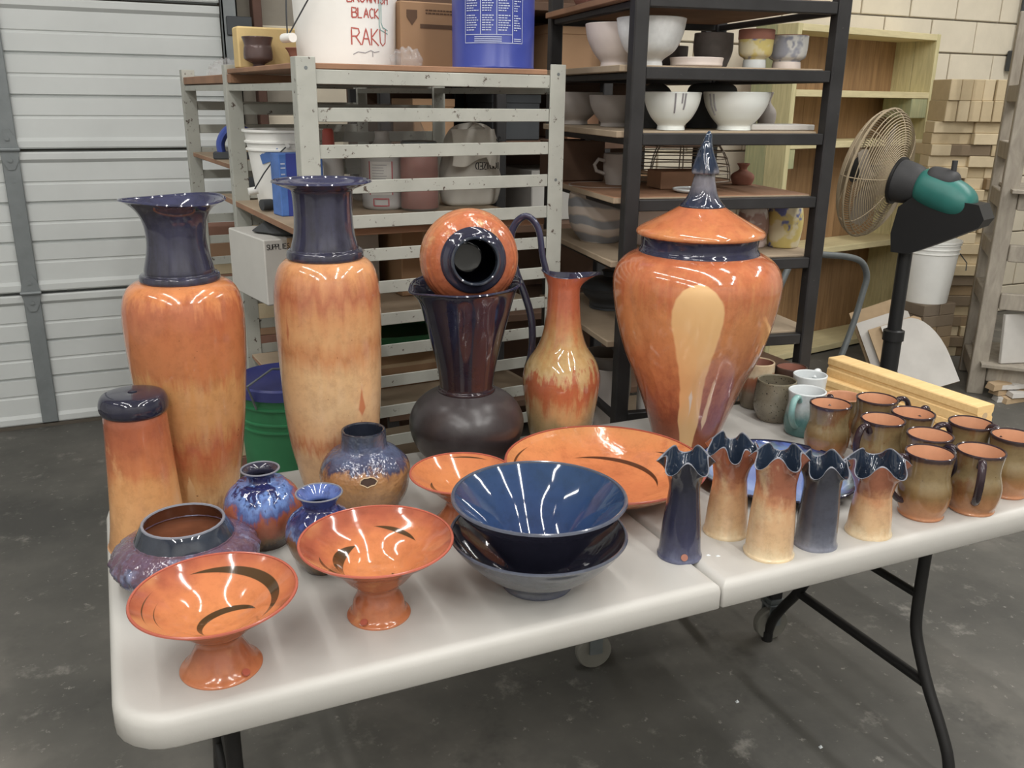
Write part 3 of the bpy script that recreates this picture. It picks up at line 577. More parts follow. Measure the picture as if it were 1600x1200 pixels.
# --- dark vase with round belly and flared cone
o = pot('bellied_vase', 'dark vase with a round charcoal belly and tall flared navy cone', 'vase', .723, .66)
MB().lathe([(0, .003), (.066, .003)]+cr([(.070, 0), (.0765, .006), (.107, .033), (.1232, .082), (.113, .120), (.090, .144), (.064, .157)])+[(.05, .160), (0, .160)], 72).build('belly', 'darkbelly', o)
def lip(x, y, z):
    s = max(0, (z-.33)/.058); a = math.atan2(y, x); sp = math.exp(-((((a-R(188)) % (2*PI))-0 if ((a-R(188)) % (2*PI)) < PI else ((a-R(188)) % (2*PI))-2*PI)/.28)**2); k = 1+.10*s*s*sp; return (x*k, y*k, z+.006*s*math.sin(a+1.0)-.004*s*sp)
vessel('cone', [(.0585, .155), (.061, .158), (.0605, .163), (.0565, .166), (.0575, .18), (.0626, .213), (.074, .262), (.0862, .310), (.0985, .357), (.108, .380), (.1155, .388)], .0065, ['navycone', 'navy', 'navy'], o, 72, lip, closed_bottom=False)
# --- round orange jar lying in its mouth
o = thing('round_jar', 'round orange jar with a navy neck, lying in the mouth of the dark vase', 'jar', (.730, .662, T+.438))
dv = Vector((.0696, -1.035, 1.492))-Vector((.73, .662, T+.438)); dv = dv.normalized()+rt*.14-up*.06; o.rotation_euler = dv.to_track_quat('Z', 'Y').to_euler()
M['roundjar'] = glaze('round_jar_glaze', [(0, c(196, 114, 62)), (.5, c(190, 88, 44)), (1, c(172, 76, 42))], .07, .5, 14, .05, .16, blot=c(214, 160, 108), blot_th=.56, blot_sc=30, bump=.45, bsc=70)
def ridged(x, y, z): k = 1+.006*math.sin(z*520)*(1 if z < .055 else 0); return (x*k, y*k, z)
MB().lathe([(0, -.07), (.045, -.07)]+cr([(.052, -.068), (.084, -.045), (.1, -.005), (.094, .032), (.078, .056), (.064, .066)], 10), 72, ridged).build('body', 'roundjar', o)
vessel('neck', [(.064, .062), (.0655, .068), (.061, .074), (.052, .078), (.048, .086), (.0475, .094), (.048, .1)], .006, ['navy', 'ruf_in', 'slate'], o, 56, closed_bottom=False, inner=[(.042, .0995), (.0415, .085), (.046, .06), (.07, .02), (.075, -.02), (.04, -.055), (.0005, -.06)])
# --- ewer with tall looping handle
EX, EY = .952, .665
o = pot('ewer', 'slender orange-brown ewer with a pinched spout and a tall looping blue handle', 'pitcher', EX, EY)
sd = math.atan2(rt.y, rt.x)
def spout(x, y, z):
    s = max(0, min(1.2, (z-.352)/.043)); a = math.atan2(y, x)
    d1 = (a-sd+PI) % (2*PI)-PI; d2 = (a-sd) % (2*PI)-PI
    e1 = math.exp(-(d1/.55)**2); e2 = math.exp(-(d2/.7)**2); k = 1+s*s*(.95*e1+.30*e2-.12); return (x*k, y*k, z+s*s*(.006*e1+.012*e2-.008))
vessel('body', [(.062, 0), (.066, .006), (.0735, .05), (.081, .098), (.0868, .150), (.083, .178), (.0735, .201), (.0545, .230), (.0435, .262), (.0385, .295), (.0350, .345), (.0355, .37), (.0425, .395)], .004, ['ewer', 'navy', 'navy'], o, 72, spout)
hp = [(0.922, 0.686, 1.124), (0.912, 0.693, 1.167), (0.906, 0.697, 1.215), (0.896, 0.704, 1.240), (0.881, 0.714, 1.251), (0.866, 0.726, 1.239), (0.856, 0.733, 1.213), (0.856, 0.732, 1.178), (0.865, 0.726, 1.130), (0.881, 0.714, 1.081), (0.893, 0.705, 1.032), (0.896, 0.702, 0.981), (0.893, 0.705, 0.937), (0.888, 0.708, 0.908), (0.898, 0.700, 0.888)]
handle(o, 'handle', [(a-EX, b_-EY, z-T) for a, b_, z in hp], .0088, 'navy', 5, 12, flat=.75)
# --- lidded jar
o = pot('lidded_jar', 'big orange lidded jar with a pale teardrop drip and pointed slate finial', 'jar', 1.211, .546)
vessel('body', [(.066, 0), (.070, .006), (.0841, .059), (.1195, .158), (.1471, .223), (.1700, .304), (.1795, .372), (.1740, .405), (.158, .427), (.135, .441), (.126, .444)], .008, ['jar', 'navy', 'jar'], o, 96)
MB().lathe(cr([(.128, .440), (.127, .446), (.1225, .455), (.1235, .470), (.126, .478)])+[(.118, .48), (.117, .45)], 80).build('collar', 'navy', o)
ld = MB().lathe([(.117, .478), (.130, .4785)]+cr([(.1345, .481), (.135, .486), (.128, .4935), (.095, .511), (.066, .527), (.044, .540)])+[(0, .542)], 88)
ldo = ld.build('lid', 'lid', o)
fi = MB().lathe(cr([(.047, .5375), (.047, .541), (.041, .547), (.031, .562), (.0245, .585), (.021, .604), (.0205, .6075)])+cr([(.0275, .606), (.0285, .6105), (.0245, .624), (.0165, .648), (.010, .668), (.0085, .675), (.0065, .683), (.0025, .690), (.0001, .6915)]), 48,
          lambda x, y, z: (x*(1+(.05*math.sin(5*math.atan2(y, x)+z*90) if z > .6 else 0))+max(0, z-.66)*.12, y*(1+(.05*math.sin(5*math.atan2(y, x)+z*90) if z > .6 else 0)), z)).build('finial', 'finial', ldo)
# --- blue platter
o = pot('platter', 'wide blue platter with a dark rim, behind the ruffled vases', 'platter', 1.273, .305)
vessel('body', [(.105, 0), (.108, .005), (.130, .010), (.152, .018), (.1655, .027)], .006, ['navy', 'platter', 'navy'], o, 96, inner=[(.161, .0265), (.150, .0215), (.128, .0145), (.09, .0105), (.0005, .010)])
# --- ruffled vases
def ruffled(label, x, y, R0, Rn, zn, Rt, H, mat, lobes, ph, seal=None):
    o = pot('ruffled_vase', label, 'vase', x, y, 0, 'ruffle-mouthed vases along the front edge')
    def fn(x_, y_, z):
        s = max(0, (z-zn)/(H-zn)); a = math.atan2(y_, x_); wv = math.cos(lobes*a+ph); wv = math.copysign(abs(wv)**.8, wv)
        k = 1+s*s*(.17*wv); return (x_*k, y_*k, z-s*s*.0105*wv+s*s*.004*math.sin(a+ph))
    vessel('body', [(R0, 0), (R0*1.0, .004), (R0*.93, .014), (R0*.5+Rn*.5, zn*.45), (Rn*1.02, zn*.85), (Rn*1.03, zn), (Rn*.42+Rt*.55, zn+(H-zn)*.62), (Rt, H)], .0026, [mat, 'ruf_in', 'edge'], o, 120, fn, sub=6)
    if seal is not None: MB().tube([(R0*.94*math.cos(seal), R0*.94*math.sin(seal), .0135), (R0*.985*math.cos(seal), R0*.985*math.sin(seal), .014)], .006, 14).build('potter_seal', 'terra', o)
    return o
ruffled('glossy navy ruffled vase standing alone at the table seam', .907, .115, .0385, .0262, .135, .044, .178, 'ruf_navy', 5, 1.2, R(-112))
ruffled('orange ruffled vase standing furthest back of the five, brown at the neck', 1.035, .156, .041, .0300, .115, .0455, .168, 'ruf_a', 6, .3)
ruffled('pale tan and rust ruffled vase, the tallest and nearest of the orange three', 1.056, .061, .0436, .0335, .142, .0455, .182, 'ruf_b', 5, 2.2)
ruffled('slate blue ruffled vase between the tall tan one and the short one', 1.154, .055, .0385, .0312, .118, .0425, .155, 'ruf_slate', 5, .7)
ruffled('short waisted orange ruffled vase beside the brown mugs', 1.277, .053, .0415, .0318, .085, .0535, .138, 'ruf_c', 5, 1.7)
# --- mugs
def mug(label, x, y, ha, h=.122, r=.045, mats=('mug', 'mug_in', 'mug_dark'), hmat='mug_dark', group='brown glazed mugs', prof=None, hand=True, hr=.0075, name='mug'):
    o = pot(name, label, 'mug', x, y, ha if ha is not None else 0, group)
    p = prof or [(.88, 0), (.93, .03), (.90, .07), (1.0, .18), (1.07, .36), (1.03, .5), (.92, .66), (.93, .82), (1.0, 1)]
    vessel('body', [(a*r, b_*h) for a, b_ in p], .0045, list(mats), o, 48)
    if hand:
        handle(o, 'handle', [(r*.93, 0, h*.84), (r*1.2, 0, h*.97), (r*1.62, 0, h*.93), (r*1.82, 0, h*.70), (r*1.62, 0, h*.46), (r*1.25, 0, h*.30), (r*1.0, 0, h*.26)], hr, hmat, 5, 10, flat=.8)
    return o
mug('brown mug nearest the teal-handled mug, its handle turned away', 1.466, .374, R(48))
mug('brown mug with its big dark loop handle facing left, behind the short ruffled vase', 1.496, .254, R(190))
mug('brown mug in the back row with its handle turned right', 1.589, .362, R(-14))
mug('brown mug in the middle of the group with only its handle top showing at right', 1.588, .260, R(20))
mug('brown mug in the back right by the kiln posts, handle to the left', 1.652, .168, R(160))
mug('brown mug whose rim shows between the two front mugs, handle toward the viewer', 1.515, .150, R(-98))
mug('speckled brown mug in the front row beside the short ruffled vase', 1.428, .072, R(168), .126)
mug('brown mug at the table front with its dark handle facing the viewer', 1.537, .050, R(-138))
mug('brown mug cut off by the right side of the picture', 1.668, .080, R(75))
mug('low orange-rimmed cup mostly hidden behind the brown mugs', 1.607, .475, R(-20), .09, .042, ('mug', 'mug_in', 'mug_in'))
cyl = [(.82, 0), (.9, .04), (1.0, .25), (1.05, .5), (1.02, .8), (1.0, 1)]
mug('speckled grey cup without a handle near the big jar', 1.519, .611, None, .1, .0475, ('cup_grey', 'cup_grey', 'cup_grey'), hand=False, group='odd cups behind the mugs', prof=[(.78, 0), (.88, .06), (1.06, .3), (1.1, .55), (1.04, .85), (1.0, 1)], name='cup')
mug('grey and rust cup with a thick cream rim behind the big jar', 1.538, .709, None, .118, .0415, ('cup_red', 'terra', 'cup_red'), hand=False, group='odd cups behind the mugs', prof=cyl, name='cup')
mug('dark brown cup at the very back of the cups', 1.630, .690, None, .1, .040, ('cup_dark', 'terra', 'cup_dark'), hand=False, group='odd cups behind the mugs', prof=cyl, name='cup')
mug('plain white mug behind the teal-handled one', 1.604, .592, R(30), .11, .0405, ('white_gl', 'white_gl', 'white_gl'), 'white_gl', 'odd cups behind the mugs', [(.95, 0), (1.0, .05), (1.02, .3), (.96, .7), (1.02, 1)])
mug('white mug shading to teal at the foot, with a teal handle', 1.520, .506, R(205), .105, .0435, ('teal', 'white_gl', 'white_gl'), 'teal_h', 'odd cups behind the mugs', [(.9, 0), (1.0, .05), (1.08, .25), (1.02, .5), (.93, .75), (1.0, 1)])
# --- kiln posts
def kpost(label, cx, cy, rz, z, ln, wd, ht):
    o = pot('kiln_post', label, 'kiln post', cx, cy, rz, 'yellow kiln posts', z); h = wd/2
    pl = [(-h, 0), (h, 0), (h, ht*.38), (h*.86, ht*.46), (h*.86, ht*.56), (h, ht*.64), (h, ht*.95), (h*.92, ht), (-h*.92, ht), (-h, ht*.95), (-h, ht*.64), (-h*.86, ht*.56), (-h*.86, ht*.46), (-h, ht*.38)]; n = len(pl)
    v = [(a, -ln/2, b_) for a, b_ in pl]+[(a, ln/2, b_) for a, b_ in pl]
    mk('bar', v, [tuple(range(n)), tuple(range(2*n-1, n-1, -1))]+[(i, n+i, n+(i+1) % n, (i+1) % n) for i in range(n)], 'kiln', o, ang=20)
    MB().tube([(0, -ln/2-.0006, ht*.5), (0, -ln/2+.002, ht*.5)], .0085, 14).build('bore', 'slabedge', o)
kpost('upper of the two yellow grooved kiln posts lying behind the mugs', 1.831, .508, R(3), T+.0475, .45, .056, .05)
kpost('lower of the two yellow grooved kiln posts, resting on the table', 1.822, .500, R(7), T, .46, .060, .047)
for k, (x, y) in enumerate([(.952, .092), (.966, .083), (.940, .101)]):
    tag(mk('clay_chip', [(x-.004, y, T), (x+.004, y-.002, T), (x+.003, y+.003, T), (x-.003, y+.004, T), (x, y+.001, T+.002)], [(0, 1, 4), (1, 2, 4), (2, 3, 4), (3, 0, 4), (3, 2, 1, 0)], 'white_gl', smooth=False), 'tiny white clay chip on the table beside the navy ruffled vase', 'chip', 'clay chips')

# ================================================================== grey bakery rack (three ladder panels) behind the table
GA = math.atan2(.078, .997); GP = Vector((.474, .933, 0)); GU = Vector((.997, .078, 0)); GV = Vector((-.078, .997, 0))
def g(u, v, z): p = GP+GU*u+GV*v; return (p.x, p.y, z)
gr = thing('ladder_rack', 'grey-green painted steel rack with ladder-like sides and chipped paint', 'rack', tuple(GP), GA)
RZ = [1.528-.0762*k for k in range(19)]
for pv in (0, .70, 1.40):
    for pu, s in ((0, 1), (.609, -1)):
        if s == 1: b = MB().box(pu-.021, pu+.021, pv-.004, pv, .06, 1.567, .001).box(pu-.021, pu-.017, pv, pv+.036, .06, 1.567, .001)
        else: b = MB().box(pu-.021, pu+.021, pv-.004, pv, .06, 1.567, .001).box(pu+.017, pu+.021, pv, pv+.036, .06, 1.567, .001)
        po = b.build('post', 'greymetal', gr, ang=25)
        if pv == 0:
            for zz in (1.545, 1.30, 1.05): MB().tube([(pu, -.0045, zz), (pu, -.0015, zz)], .004, 8).build('rivet', 'galv', po)
        MB().tube([(pu-.012, pv+.02, .03), (pu+.012, pv+.02, .03)], .03, 16).build('caster_wheel', 'wheel', gr)
        MB().box(pu-.018, pu+.018, pv+.0, pv+.04, .045, .065, .002).build('caster_plate', 'galv', gr, ang=25)
    for k, z in enumerate(RZ):
        if pv > 0 and z < .75: continue
        MB().box(.020, .589, pv+.0005, pv+.004, z-.0145, z+.0145, .001).box(.020, .589, pv+.004, pv+.028, z-.0145, z-.0115).build('rung', 'greymetal', gr, ang=25)
for pu in (0, .609):
    for z in (1.50, .09): MB().box(pu-.015, pu+.015, .03, 1.40, z, z+.016).build('rail', 'greymetal', gr, ang=25)
def board(label, u0, u1, v0, v1, z0, z1, mat='plytop', F=g, A=GA, edge='ply', grp='plywood shelf boards'):
    cu, cv = (u0+u1)/2, (v0+v1)/2; b = MB().box(-(u1-u0)/2, (u1-u0)/2, -(v1-v0)/2, (v1-v0)/2, 0, z1-z0, .0015)
    b.mi = [0 if all(b.v[i][2] > z1-z0-.002 for i in f) else 1 for f in b.f]
    o = b.build('shelf_board', [mat, edge], None, ang=25); o.location = F(cu, cv, z0); o.rotation_euler = (0, 0, A); return tag(o, label, 'board', grp)
board('brown plywood board topping the near bay of the grey rack', -.0165, .585, .006, .69, 1.5435, 1.5555, 'ply')
board('lower brown plywood board on top of the far bay of the grey rack', -.0165, .58, .66, 1.42, 1.5195, 1.5425, 'ply')
board('dusty board holding the jug, jar and salt sack in the grey rack', -.02, .60, .03, .90, 1.188, 1.2045)
board('pale board in the far bay of the grey rack under the blue tape gun', -.01, .60, .72, 1.38, 1.285, 1.2995)
board('dusty board on the middle rungs of the grey rack', -.01, .60, .03, .69, .972, .985)
board('low brown board in the near bay of the grey rack', -.01, .60, .03, .69, .742, .755)
board('bottom board of the grey rack near the casters', -.01, .60, .03, .69, .436, .45)

# --- on top of the grey rack
def bucket(label, loc, r0, r1, h, mat, name='bucket', ribs=(.80, .86, .92), inner='bucket', group=None, rz=0, lidm=None):
    o = thing(name, label, 'bucket', loc, rz, group); pr = [(r0, 0), (r0+.001, .006)]
    rad = lambda z: r0+(r1-r0)*z/h
    for q in ribs: z = h*q; pr += [(rad(z-.004), z-.004), (rad(z)+.005, z-.002), (rad(z)+.005, z+.002), (rad(z+.004), z+.004)]
    pr += [(rad(h*.97), h*.965), (r1+.006, h*.97), (r1+.006, h)]
    b = MB().lathe([(0, .004), (r0-.006, .004), (r0-.004, 0)]+pr+[(r1-.001, h), (r1-.004, h*.97)]+[(r0-.004, .01), (0, .01)], 56); b.build('pail', mat, o, ang=30)
    return o, rad
KB = .165
o, rad = bucket('large white plastic bucket with red marker lettering on top of the rack', g(.225, .40, 1.556), .122, .137, .36, 'bucket', ribs=(.78, .86, .93))
vc = math.atan2(-1.035-g(.225, .4, 0)[1], .07-g(.225, .4, 0)[0])      # facing the camera
tx = MB()
for word, z, h, a_, in (('BROWNISH', .147, .023, .04), ('BLACK', .113, .022, .12), ('RAKU', .052, .038, .10)):
    st, wdt = strokes(word, h, .66); cyl_text(tx, st, rad, vc+a_, z, .0032)
tx.build('marker_lettering', 'red', o, smooth=False)
tx = MB(); cyl_text(tx, [[(0, 0), (.012, .006), (.03, .004), (.045, .010), (.055, .006), (.07, .009)], [(.05, .008), (.05, -.004)]], rad, vc+.12, .03, .0022); tx.build('marker_scribble', 'ink', o, smooth=False)
tx = MB(); cyl_text(tx, [[(0, .30), (0, .10), (.004, .088), (.03, .08)], [(.006, .30), (.006, .105), (.012, .094), (.03, .088)]], rad, vc+.68, .0, .0025); tx.build('label_outline', 'teal_h', o, smooth=False)
ha = vc-1.05; hx, hy = .138*math.cos(ha), .138*math.sin(ha)
MB().tube(bez((hx, hy, .30), (.138*math.cos(ha+.05)*1.2, .138*math.sin(ha+.05)*1.2, .068), (-.01, -.02, 0), 8)+[(.16*math.cos(ha+.5), .16*math.sin(ha+.5), .15), (.165*math.cos(ha+.9), .165*math.sin(ha+.9), .22)], .002, 6).build('bail_wire', 'darkgrey', o)
gx = Vector((.162*math.cos(ha+.03), .162*math.sin(ha+.03), .066)); gd_ = Vector((-math.sin(ha), math.cos(ha), 0))
MB().tube([gx-gd_*.024, gx+gd_*.024], .011, 12).build('grip', 'bucket', o)
# blue can
o = thing('blue_can', 'tall blue metal can printed with columns of small white text', 'can', g(.497, .118, 1.556))
bc = MB().lathe([(0, .002), (.096, .002), (.099, 0), (.1, .003), (.0985, .006), (.0985, .30), (.1, .303), (.096, .306), (0, .302)], 64).build('drum', 'bluecan', o, ang=30)
cv_ = math.atan2(-1.035-g(.497, .12, 0)[1], .07-g(.497, .12, 0)[0]); pm = MB(); rc = lambda z: .0985
xs = [-.070, -.030, .008, .046, .074]
for k, x in enumerate(xs): cyl_text(pm, [[(x, .055 if k in (0, 4, 3) else .073), (x, .28)]], rc, cv_, 0, .0013)
cyl_text(pm, [[(xs[0], .055), (xs[4], .055)], [(xs[0], .073), (xs[3], .073)]], rc, cv_, 0, .0013)
for k in range(4):
    z = .27
    while z > .082:
        if abs((z*1000) % 48-24) > 3.5:
            x = xs[k]+.004; xe = xs[k+1]-.004-random.uniform(0, .012)
            while x < xe-.002:
                l = min(random.uniform(.003, .008), xe-x); cyl_text(pm, [[(x, z), (x+l, z)]], rc, cv_, 0, .0021); x += l+.0014
        z -= .0052
for z in (.068, .0635, .059): cyl_text(pm, [[(-.045, z), (.02, z)]], rc, cv_, 0, .0018)
for z in (.064, .06): cyl_text(pm, [[(.05, z), (.07, z)]], rc, cv_, 0, .0015)
pm.build('small_print', 'print', bc, smooth=False)
# cardboard box
o = thing('cardboard_box', 'upright brown cardboard carton between the white bucket and the blue can', 'box', g(.405, .30, 1.556), GA)
MB().box(-.072, .072, 0, .16, 0, .160, .003).build('carton', 'card', o, ang=25)
MB().box(-.02, .072, -.001, .0, .098, .108).build('printed_bar', 'cardprint', o)
sh = [(-.056, .140), (-.028, .140), (-.028, .122), (-.042, .104), (-.056, .122)]
MB().add([(a, -.001, z) for a, z in sh]+[(a, .0, z) for a, z in sh], [(0, 1, 2, 3, 4), (9, 8, 7, 6, 5)]).build('printed_shield', 'cardprint', o, smooth=False)
pm = MB()
for z in (.139, .132):
    x = -.005
    while x < .068: l = random.uniform(.004, .01); pm.box(x, min(x+l, .07), -.0008, .0, z, z+.0035); x += l+.002
pm.build('printed_lines', 'cardprint', o)
# lustre cup, yellow block, small pot
o = thing('goblet_cup', 'brown lustre cup with a flaring rim and small foot on the rack top', 'cup', g(.042, .57, 1.556))
vessel('body', [(.020, 0), (.019, .004), (.015, .010), (.034, .020), (.0375, .030), (.036, .050), (.0345, .056), (.0365, .066), (.040, .076)], .003, ['lustre'], o, 44)
o = boxo('insulating_block', (-.10, .085, -.03, .03, 0, .104), 'yellowblock', None, .004, g(.10, .64, 1.556), GA); tag(o, 'yellow insulating block standing behind the lustre cup', 'block')
o = thing('small_pot', 'small brown flared pot on a dark base beside the bucket', 'pot', g(.140, .555, 1.556))
vessel('body', [(.018, .012), (.017, .02), (.022, .04), (.030, .052)], .003, ['terra'], o, 36); MB().lathe([(0, 0), (.02, 0), (.021, .006), (.018, .0125), (0, .0125)], 30).build('base', 'glove', o)
o = thing('plastic_wrap', 'crumpled clear plastic beside the carton on the rack top', 'plastic', g(.315, .22, 1.556))
def crump(x, y, z): k = 1+.14*math.sin(9*x*40+z*90)*math.sin(y*160); return (x*k, y*k, max(0, z*k))
MB().lathe(cr([(.03, 0), (.04, .015), (.034, .032), (.016, .043), (.0005, .046)]), 26, crump).build('film', 'plasticbag', o)
o = thing('plastic_wrap', 'wisp of clear plastic film on the far corner of the rack top', 'plastic', g(.045, 1.0, 1.543))
MB().lathe(cr([(.05, 0), (.055, .012), (.04, .03), (.018, .044), (.0005, .048)]), 26, crump).build('film', 'plasticbag', o)
# --- on the upper shelf of the grey rack
SZ = 1.205
o, rad = bucket('white bucket with a strip of blue tape on the grey rack shelf', g(.098, .572, SZ), .080, .106, .198, 'bucket', ribs=(.74, .84))
vb = math.atan2(-1.035-g(.098, .572, 0)[1], .07-g(.098, .572, 0)[0])
tp = MB(); cyl_text(tp, [[(-.010, 0), (.045, .018)]], rad, vb-.62, .125, .030); tp.build('blue_tape', 'bluetape', o, smooth=False)
q = lambda a, z, e=.004: ((rad(z)+e)*math.cos(a), (rad(z)+e)*math.sin(a), z)
MB().tube([q(vb+.05, .16, .007), q(vb-.2, .135, .02), q(vb-.5, .09, .03), q(vb-.85, .045, .03)], .0018, 6).build('bail_wire', 'darkgrey', o)
pa = Vector(q(vb-.9, .042, .03)); MB().tube([pa-Vector((.012, .0, .002)), pa+Vector((.012, 0, .002))], .010, 12).build('grip', 'bucket', o)
MB().tube([q(vb+.05, .16, .001), q(vb+.05, .16, .010)], .006, 10).build('bail_ear', 'bucket', o)
o = thing('blue_carton', 'blue printed carton behind the near post of the grey rack', 'box', g(.045, .30, SZ), GA+.1)
MB().box(-.038, .075, 0, .06, 0, .150, .002).build('carton', 'bluebox', o, ang=25); MB().box(-.02, .005, -.0012, 0, .0, .1505).build('dark_panel', 'bluecan', o)
pm = MB()
for z in (.125, .115, .10, .09, .08): pm.box(-.034, -.024+random.uniform(0, .002), -.001, 0, z, z+.003)
pm.tube([(.010, -.001, .05), (.018, -.001, .06), (.012, -.001, .07), (.020, -.001, .08), (.012, -.001, .09)], .0016, 5); pm.build('print', 'print', o)
MB().box(.075, .0762, .0, .06, .02, .12).build('side_flap', 'label', o)
for k, (u, v, a) in enumerate([(.045, .435, .25), (.075, .385, .1)]):
    o = thing('rubber_grip', ('upper' if k == 0 else 'lower')+' dark grey rubber tool grip lying before the white bucket', 'tool', g(u, v, SZ), GA+a, 'dark rubber grips')
    MB().tube(cr([(-.06, 0, .016), (-.052, 0, .016), (-.02, 0, .015), (.04, 0, .014), (.07, 0, .014)], 3), [.009]+[.0145]*5+[.012]*6+[.011], 12).build('sleeve', 'glove', o)
o = thing('spray_bottle', 'bottle with a red cap behind the blue carton', 'bottle', g(.165, .40, SZ))
vessel('body', [(.035, 0), (.036, .01), (.036, .12), (.03, .14), (.014, .155), (.013, .165)], .002, ['jug'], o, 32); MB().lathe([(0, .16), (.015, .16), (.016, .165), (.014, .2), (.01, .205), (0, .205)], 24).build('cap', 'redcap', o)
o = thing('plastic_jug', 'cloudy white plastic jug with a red bordered label on the rack shelf', 'jug', g(.301, .371, SZ))
vessel('body', [(.050, 0), (.056, .008), (.0565, .03), (.0565, .125), (.053, .140), (.036, .158), (.022, .172), (.018, .185), (.019, .198)], .002, ['jug'], o, 40)
vj = math.atan2(-1.035-1.327, .07-.745); lb = MB(); cyl_text(lb, [[(-.028, 0), (.030, 0)]], lambda z: .0565, vj-.12, .082, .085); lb.build('label', 'label', o, smooth=False)
lb = MB(); cyl_text(lb, [[(-.03, .04), (-.03, .125)], [(.031, .04), (.031, .125)], [(-.02, .012), (.02, .012), (.02, .03), (-.02, .03), (-.02, .012)]], lambda z: .0569, vj-.12, 0, .003); lb.build('label_border', 'labelred', o, smooth=False)
lb = MB()
for z in [.06+.007*k for k in range(9)]: cyl_text(lb, [[(-.022, z), (.02-random.uniform(0, .012), z)]], lambda z: .0571, vj-.12, 0, .0016)
lb.build('label_print', 'ink', o, smooth=False)
o = thing('glass_jar', 'glass jar with a metal lid half full of rust red slurry', 'jar', g(.377, .305, SZ))
vessel('glass', [(.048, 0), (.0515, .006), (.052, .03), (.052, .128), (.048, .142), (.044, .148), (.0445, .160)], .003, ['glass', 'redglaze', 'glass'], o, 40)
MB().lathe([(0, .008), (.046, .008), (.048, .02), (.048, .03), (0, .03)], 32).build('slurry', 'redglaze', o)
MB().lathe([(.045, .152), (.047, .153), (.0475, .160), (.046, .163), (.0475, .166), (.0475, .173), (.045, .176), (0, .176)], 40).build('lid', 'galv', o)
# salt sack
o = thing('salt_sack', 'slumped white woven sack of salt with black print, folded over', 'sack', g(.555, .365, SZ), GA)
def sackv(x, y, z):
    a = math.atan2(y, x); k = 1+.05*math.sin(4*a+z*30)+.03*math.sin(9*a-z*55); s = max(0, z-.13)/.1
    return (x*1.0*k-.0+s*s*.0, y*.62*k-.02*s, z+.012*math.sin(3*a)*s)
MB().lathe([(0, 0)]+cr([(.07, 0), (.084, .012), (.087, .06), (.083, .11), (.082, .15), (.074, .185), (.05, .205), (.0005, .212)]), 48, sackv).build('sack_body', 'bag', o)
fl = MB(); v = []; n = 14
for i in range(n):
    for j in range(8):
        x = -.085+.125*i/(n-1); z = .205-.085*j/7; v.append((x, -.066-.010*math.sin(j/7*PI)-.006*math.sin(x*90)-.006*(j/7), z+.012*math.sin(x*40+1)*(j/7)-(.02 if i > 10 and j > 4 else 0)))
f = [(i*8+j, (i+1)*8+j, (i+1)*8+j+1, i*8+j+1) for i in range(n-1) for j in range(7)]
v2 = [(a, b_-.003, z) for a, b_, z in v]; fl.add(v2, [tuple(reversed(q_)) for q_ in f]).add(v, f); fl.build('folded_flap', 'bag', o)
pm = MB(); st, wd_ = strokes('IODIZED', .018, .66)
for pl in st: ribbon(pm, [(.055-a, -.0665-.001*math.cos(a*20), .118-b_) for a, b_ in pl], [(0, -1, 0)]*len(pl), .003)
pm.build('sack_print', 'blackink', o, smooth=False); pm = MB(); st, wd_ = strokes('SALT', .016, .66)
for pl in st: ribbon(pm, [(.050+b_*.7+a*.5, -.057, .178-a*.8+b_*.5) for a, b_ in pl], [(0, -1, 0)]*len(pl), .003)
pm.build('sack_print', 'blackink', o, smooth=False)
o = thing('plastic_bag', 'clear plastic bag bulging behind the jug', 'bag', g(.385, .56, SZ))
MB().lathe([(0, 0)]+cr([(.09, 0), (.11, .03), (.12, .1), (.115, .18), (.09, .235), (.04, .262), (.0005, .266)]), 36, lambda x, y, z: (x*(1+.06*math.sin(7*math.atan2(y, x)+z*30)), y*.7, z)).build('film', 'plasticbag', o)
# tape gun in the far bay
o = thing('tape_dispenser', 'blue packing tape dispenser on the far bay shelf', 'tool', g(.06, .98, 1.30), GA-.3)
MB().tube(cr([(-.05, 0, .012), (-.052, 0, .05), (-.03, 0, .085), (0, 0, .092), (.03, 0, .08)], 5), [.022]*21, 10, flat=.6).build('arch', 'clampblue', o)
MB().lathe([(.02, -.015), (.038, -.015), (.038, .015), (.02, .015), (.02, -.015)], 30).xf(Matrix.Translation((.02, 0, .055)) @ Matrix.Rotation(PI/2, 4, 'X')).build('tape_roll', 'slabedge', o, ang=30)
MB().box(-.075, .05, -.025, .025, 0, .022, .003).build('foot', 'darkgrey', o, ang=25)
# --- lower bays
o = thing('supply_carton', 'white cardboard carton with handwriting, hanging out of the grey rack', 'box', g(.03, .30, .986), GA+.12)
MB().box(-.075, .24, 0, .26, 0, .165, .003).build('carton', 'whitecard', o, ang=25)
pm = MB(); st, wd_ = strokes('SUPPLIES', .013, .6)
for pl in st: ribbon(pm, [(-.068+a, -.0008, .140+b_) for a, b_ in pl], [(0, -1, 0)]*len(pl), .002)
for k in range(5): pm.box(.03+k*.004, .032+k*.004, -.0008, 0, .06, .11)
pm.build('handwriting', 'blackink', o, smooth=False)
MB().box(-.015, .012, -.0006, 0, .09, .165).build('tape_strip', 'slabedge', o)
o = thing('dark_cloth', 'dark rag stuffed above the white carton', 'cloth', g(.10, .40, 1.152), GA)
MB().lathe([(0, 0)]+cr([(.1, 0), (.11, .01), (.07, .028), (.0005, .034)]), 30, lambda x, y, z: (x*1.2*(1+.1*math.sin(5*math.atan2(y, x))), y*.9, z*(1+.3*math.sin(x*70)))).build('rag', 'glove', o)
o, rad = bucket('green plastic bucket with a smeared blue lid, low in the grey rack', g(-.02, .26, .46), .105, .122, .335, 'green', ribs=(.70, .76, .88))
MB().lathe([(.120, .318), (.131, .320), (.132, .345), (.126, .349), (.115, .343), (0, .343)], 56).build('lid', 'bluelid', o, ang=30)
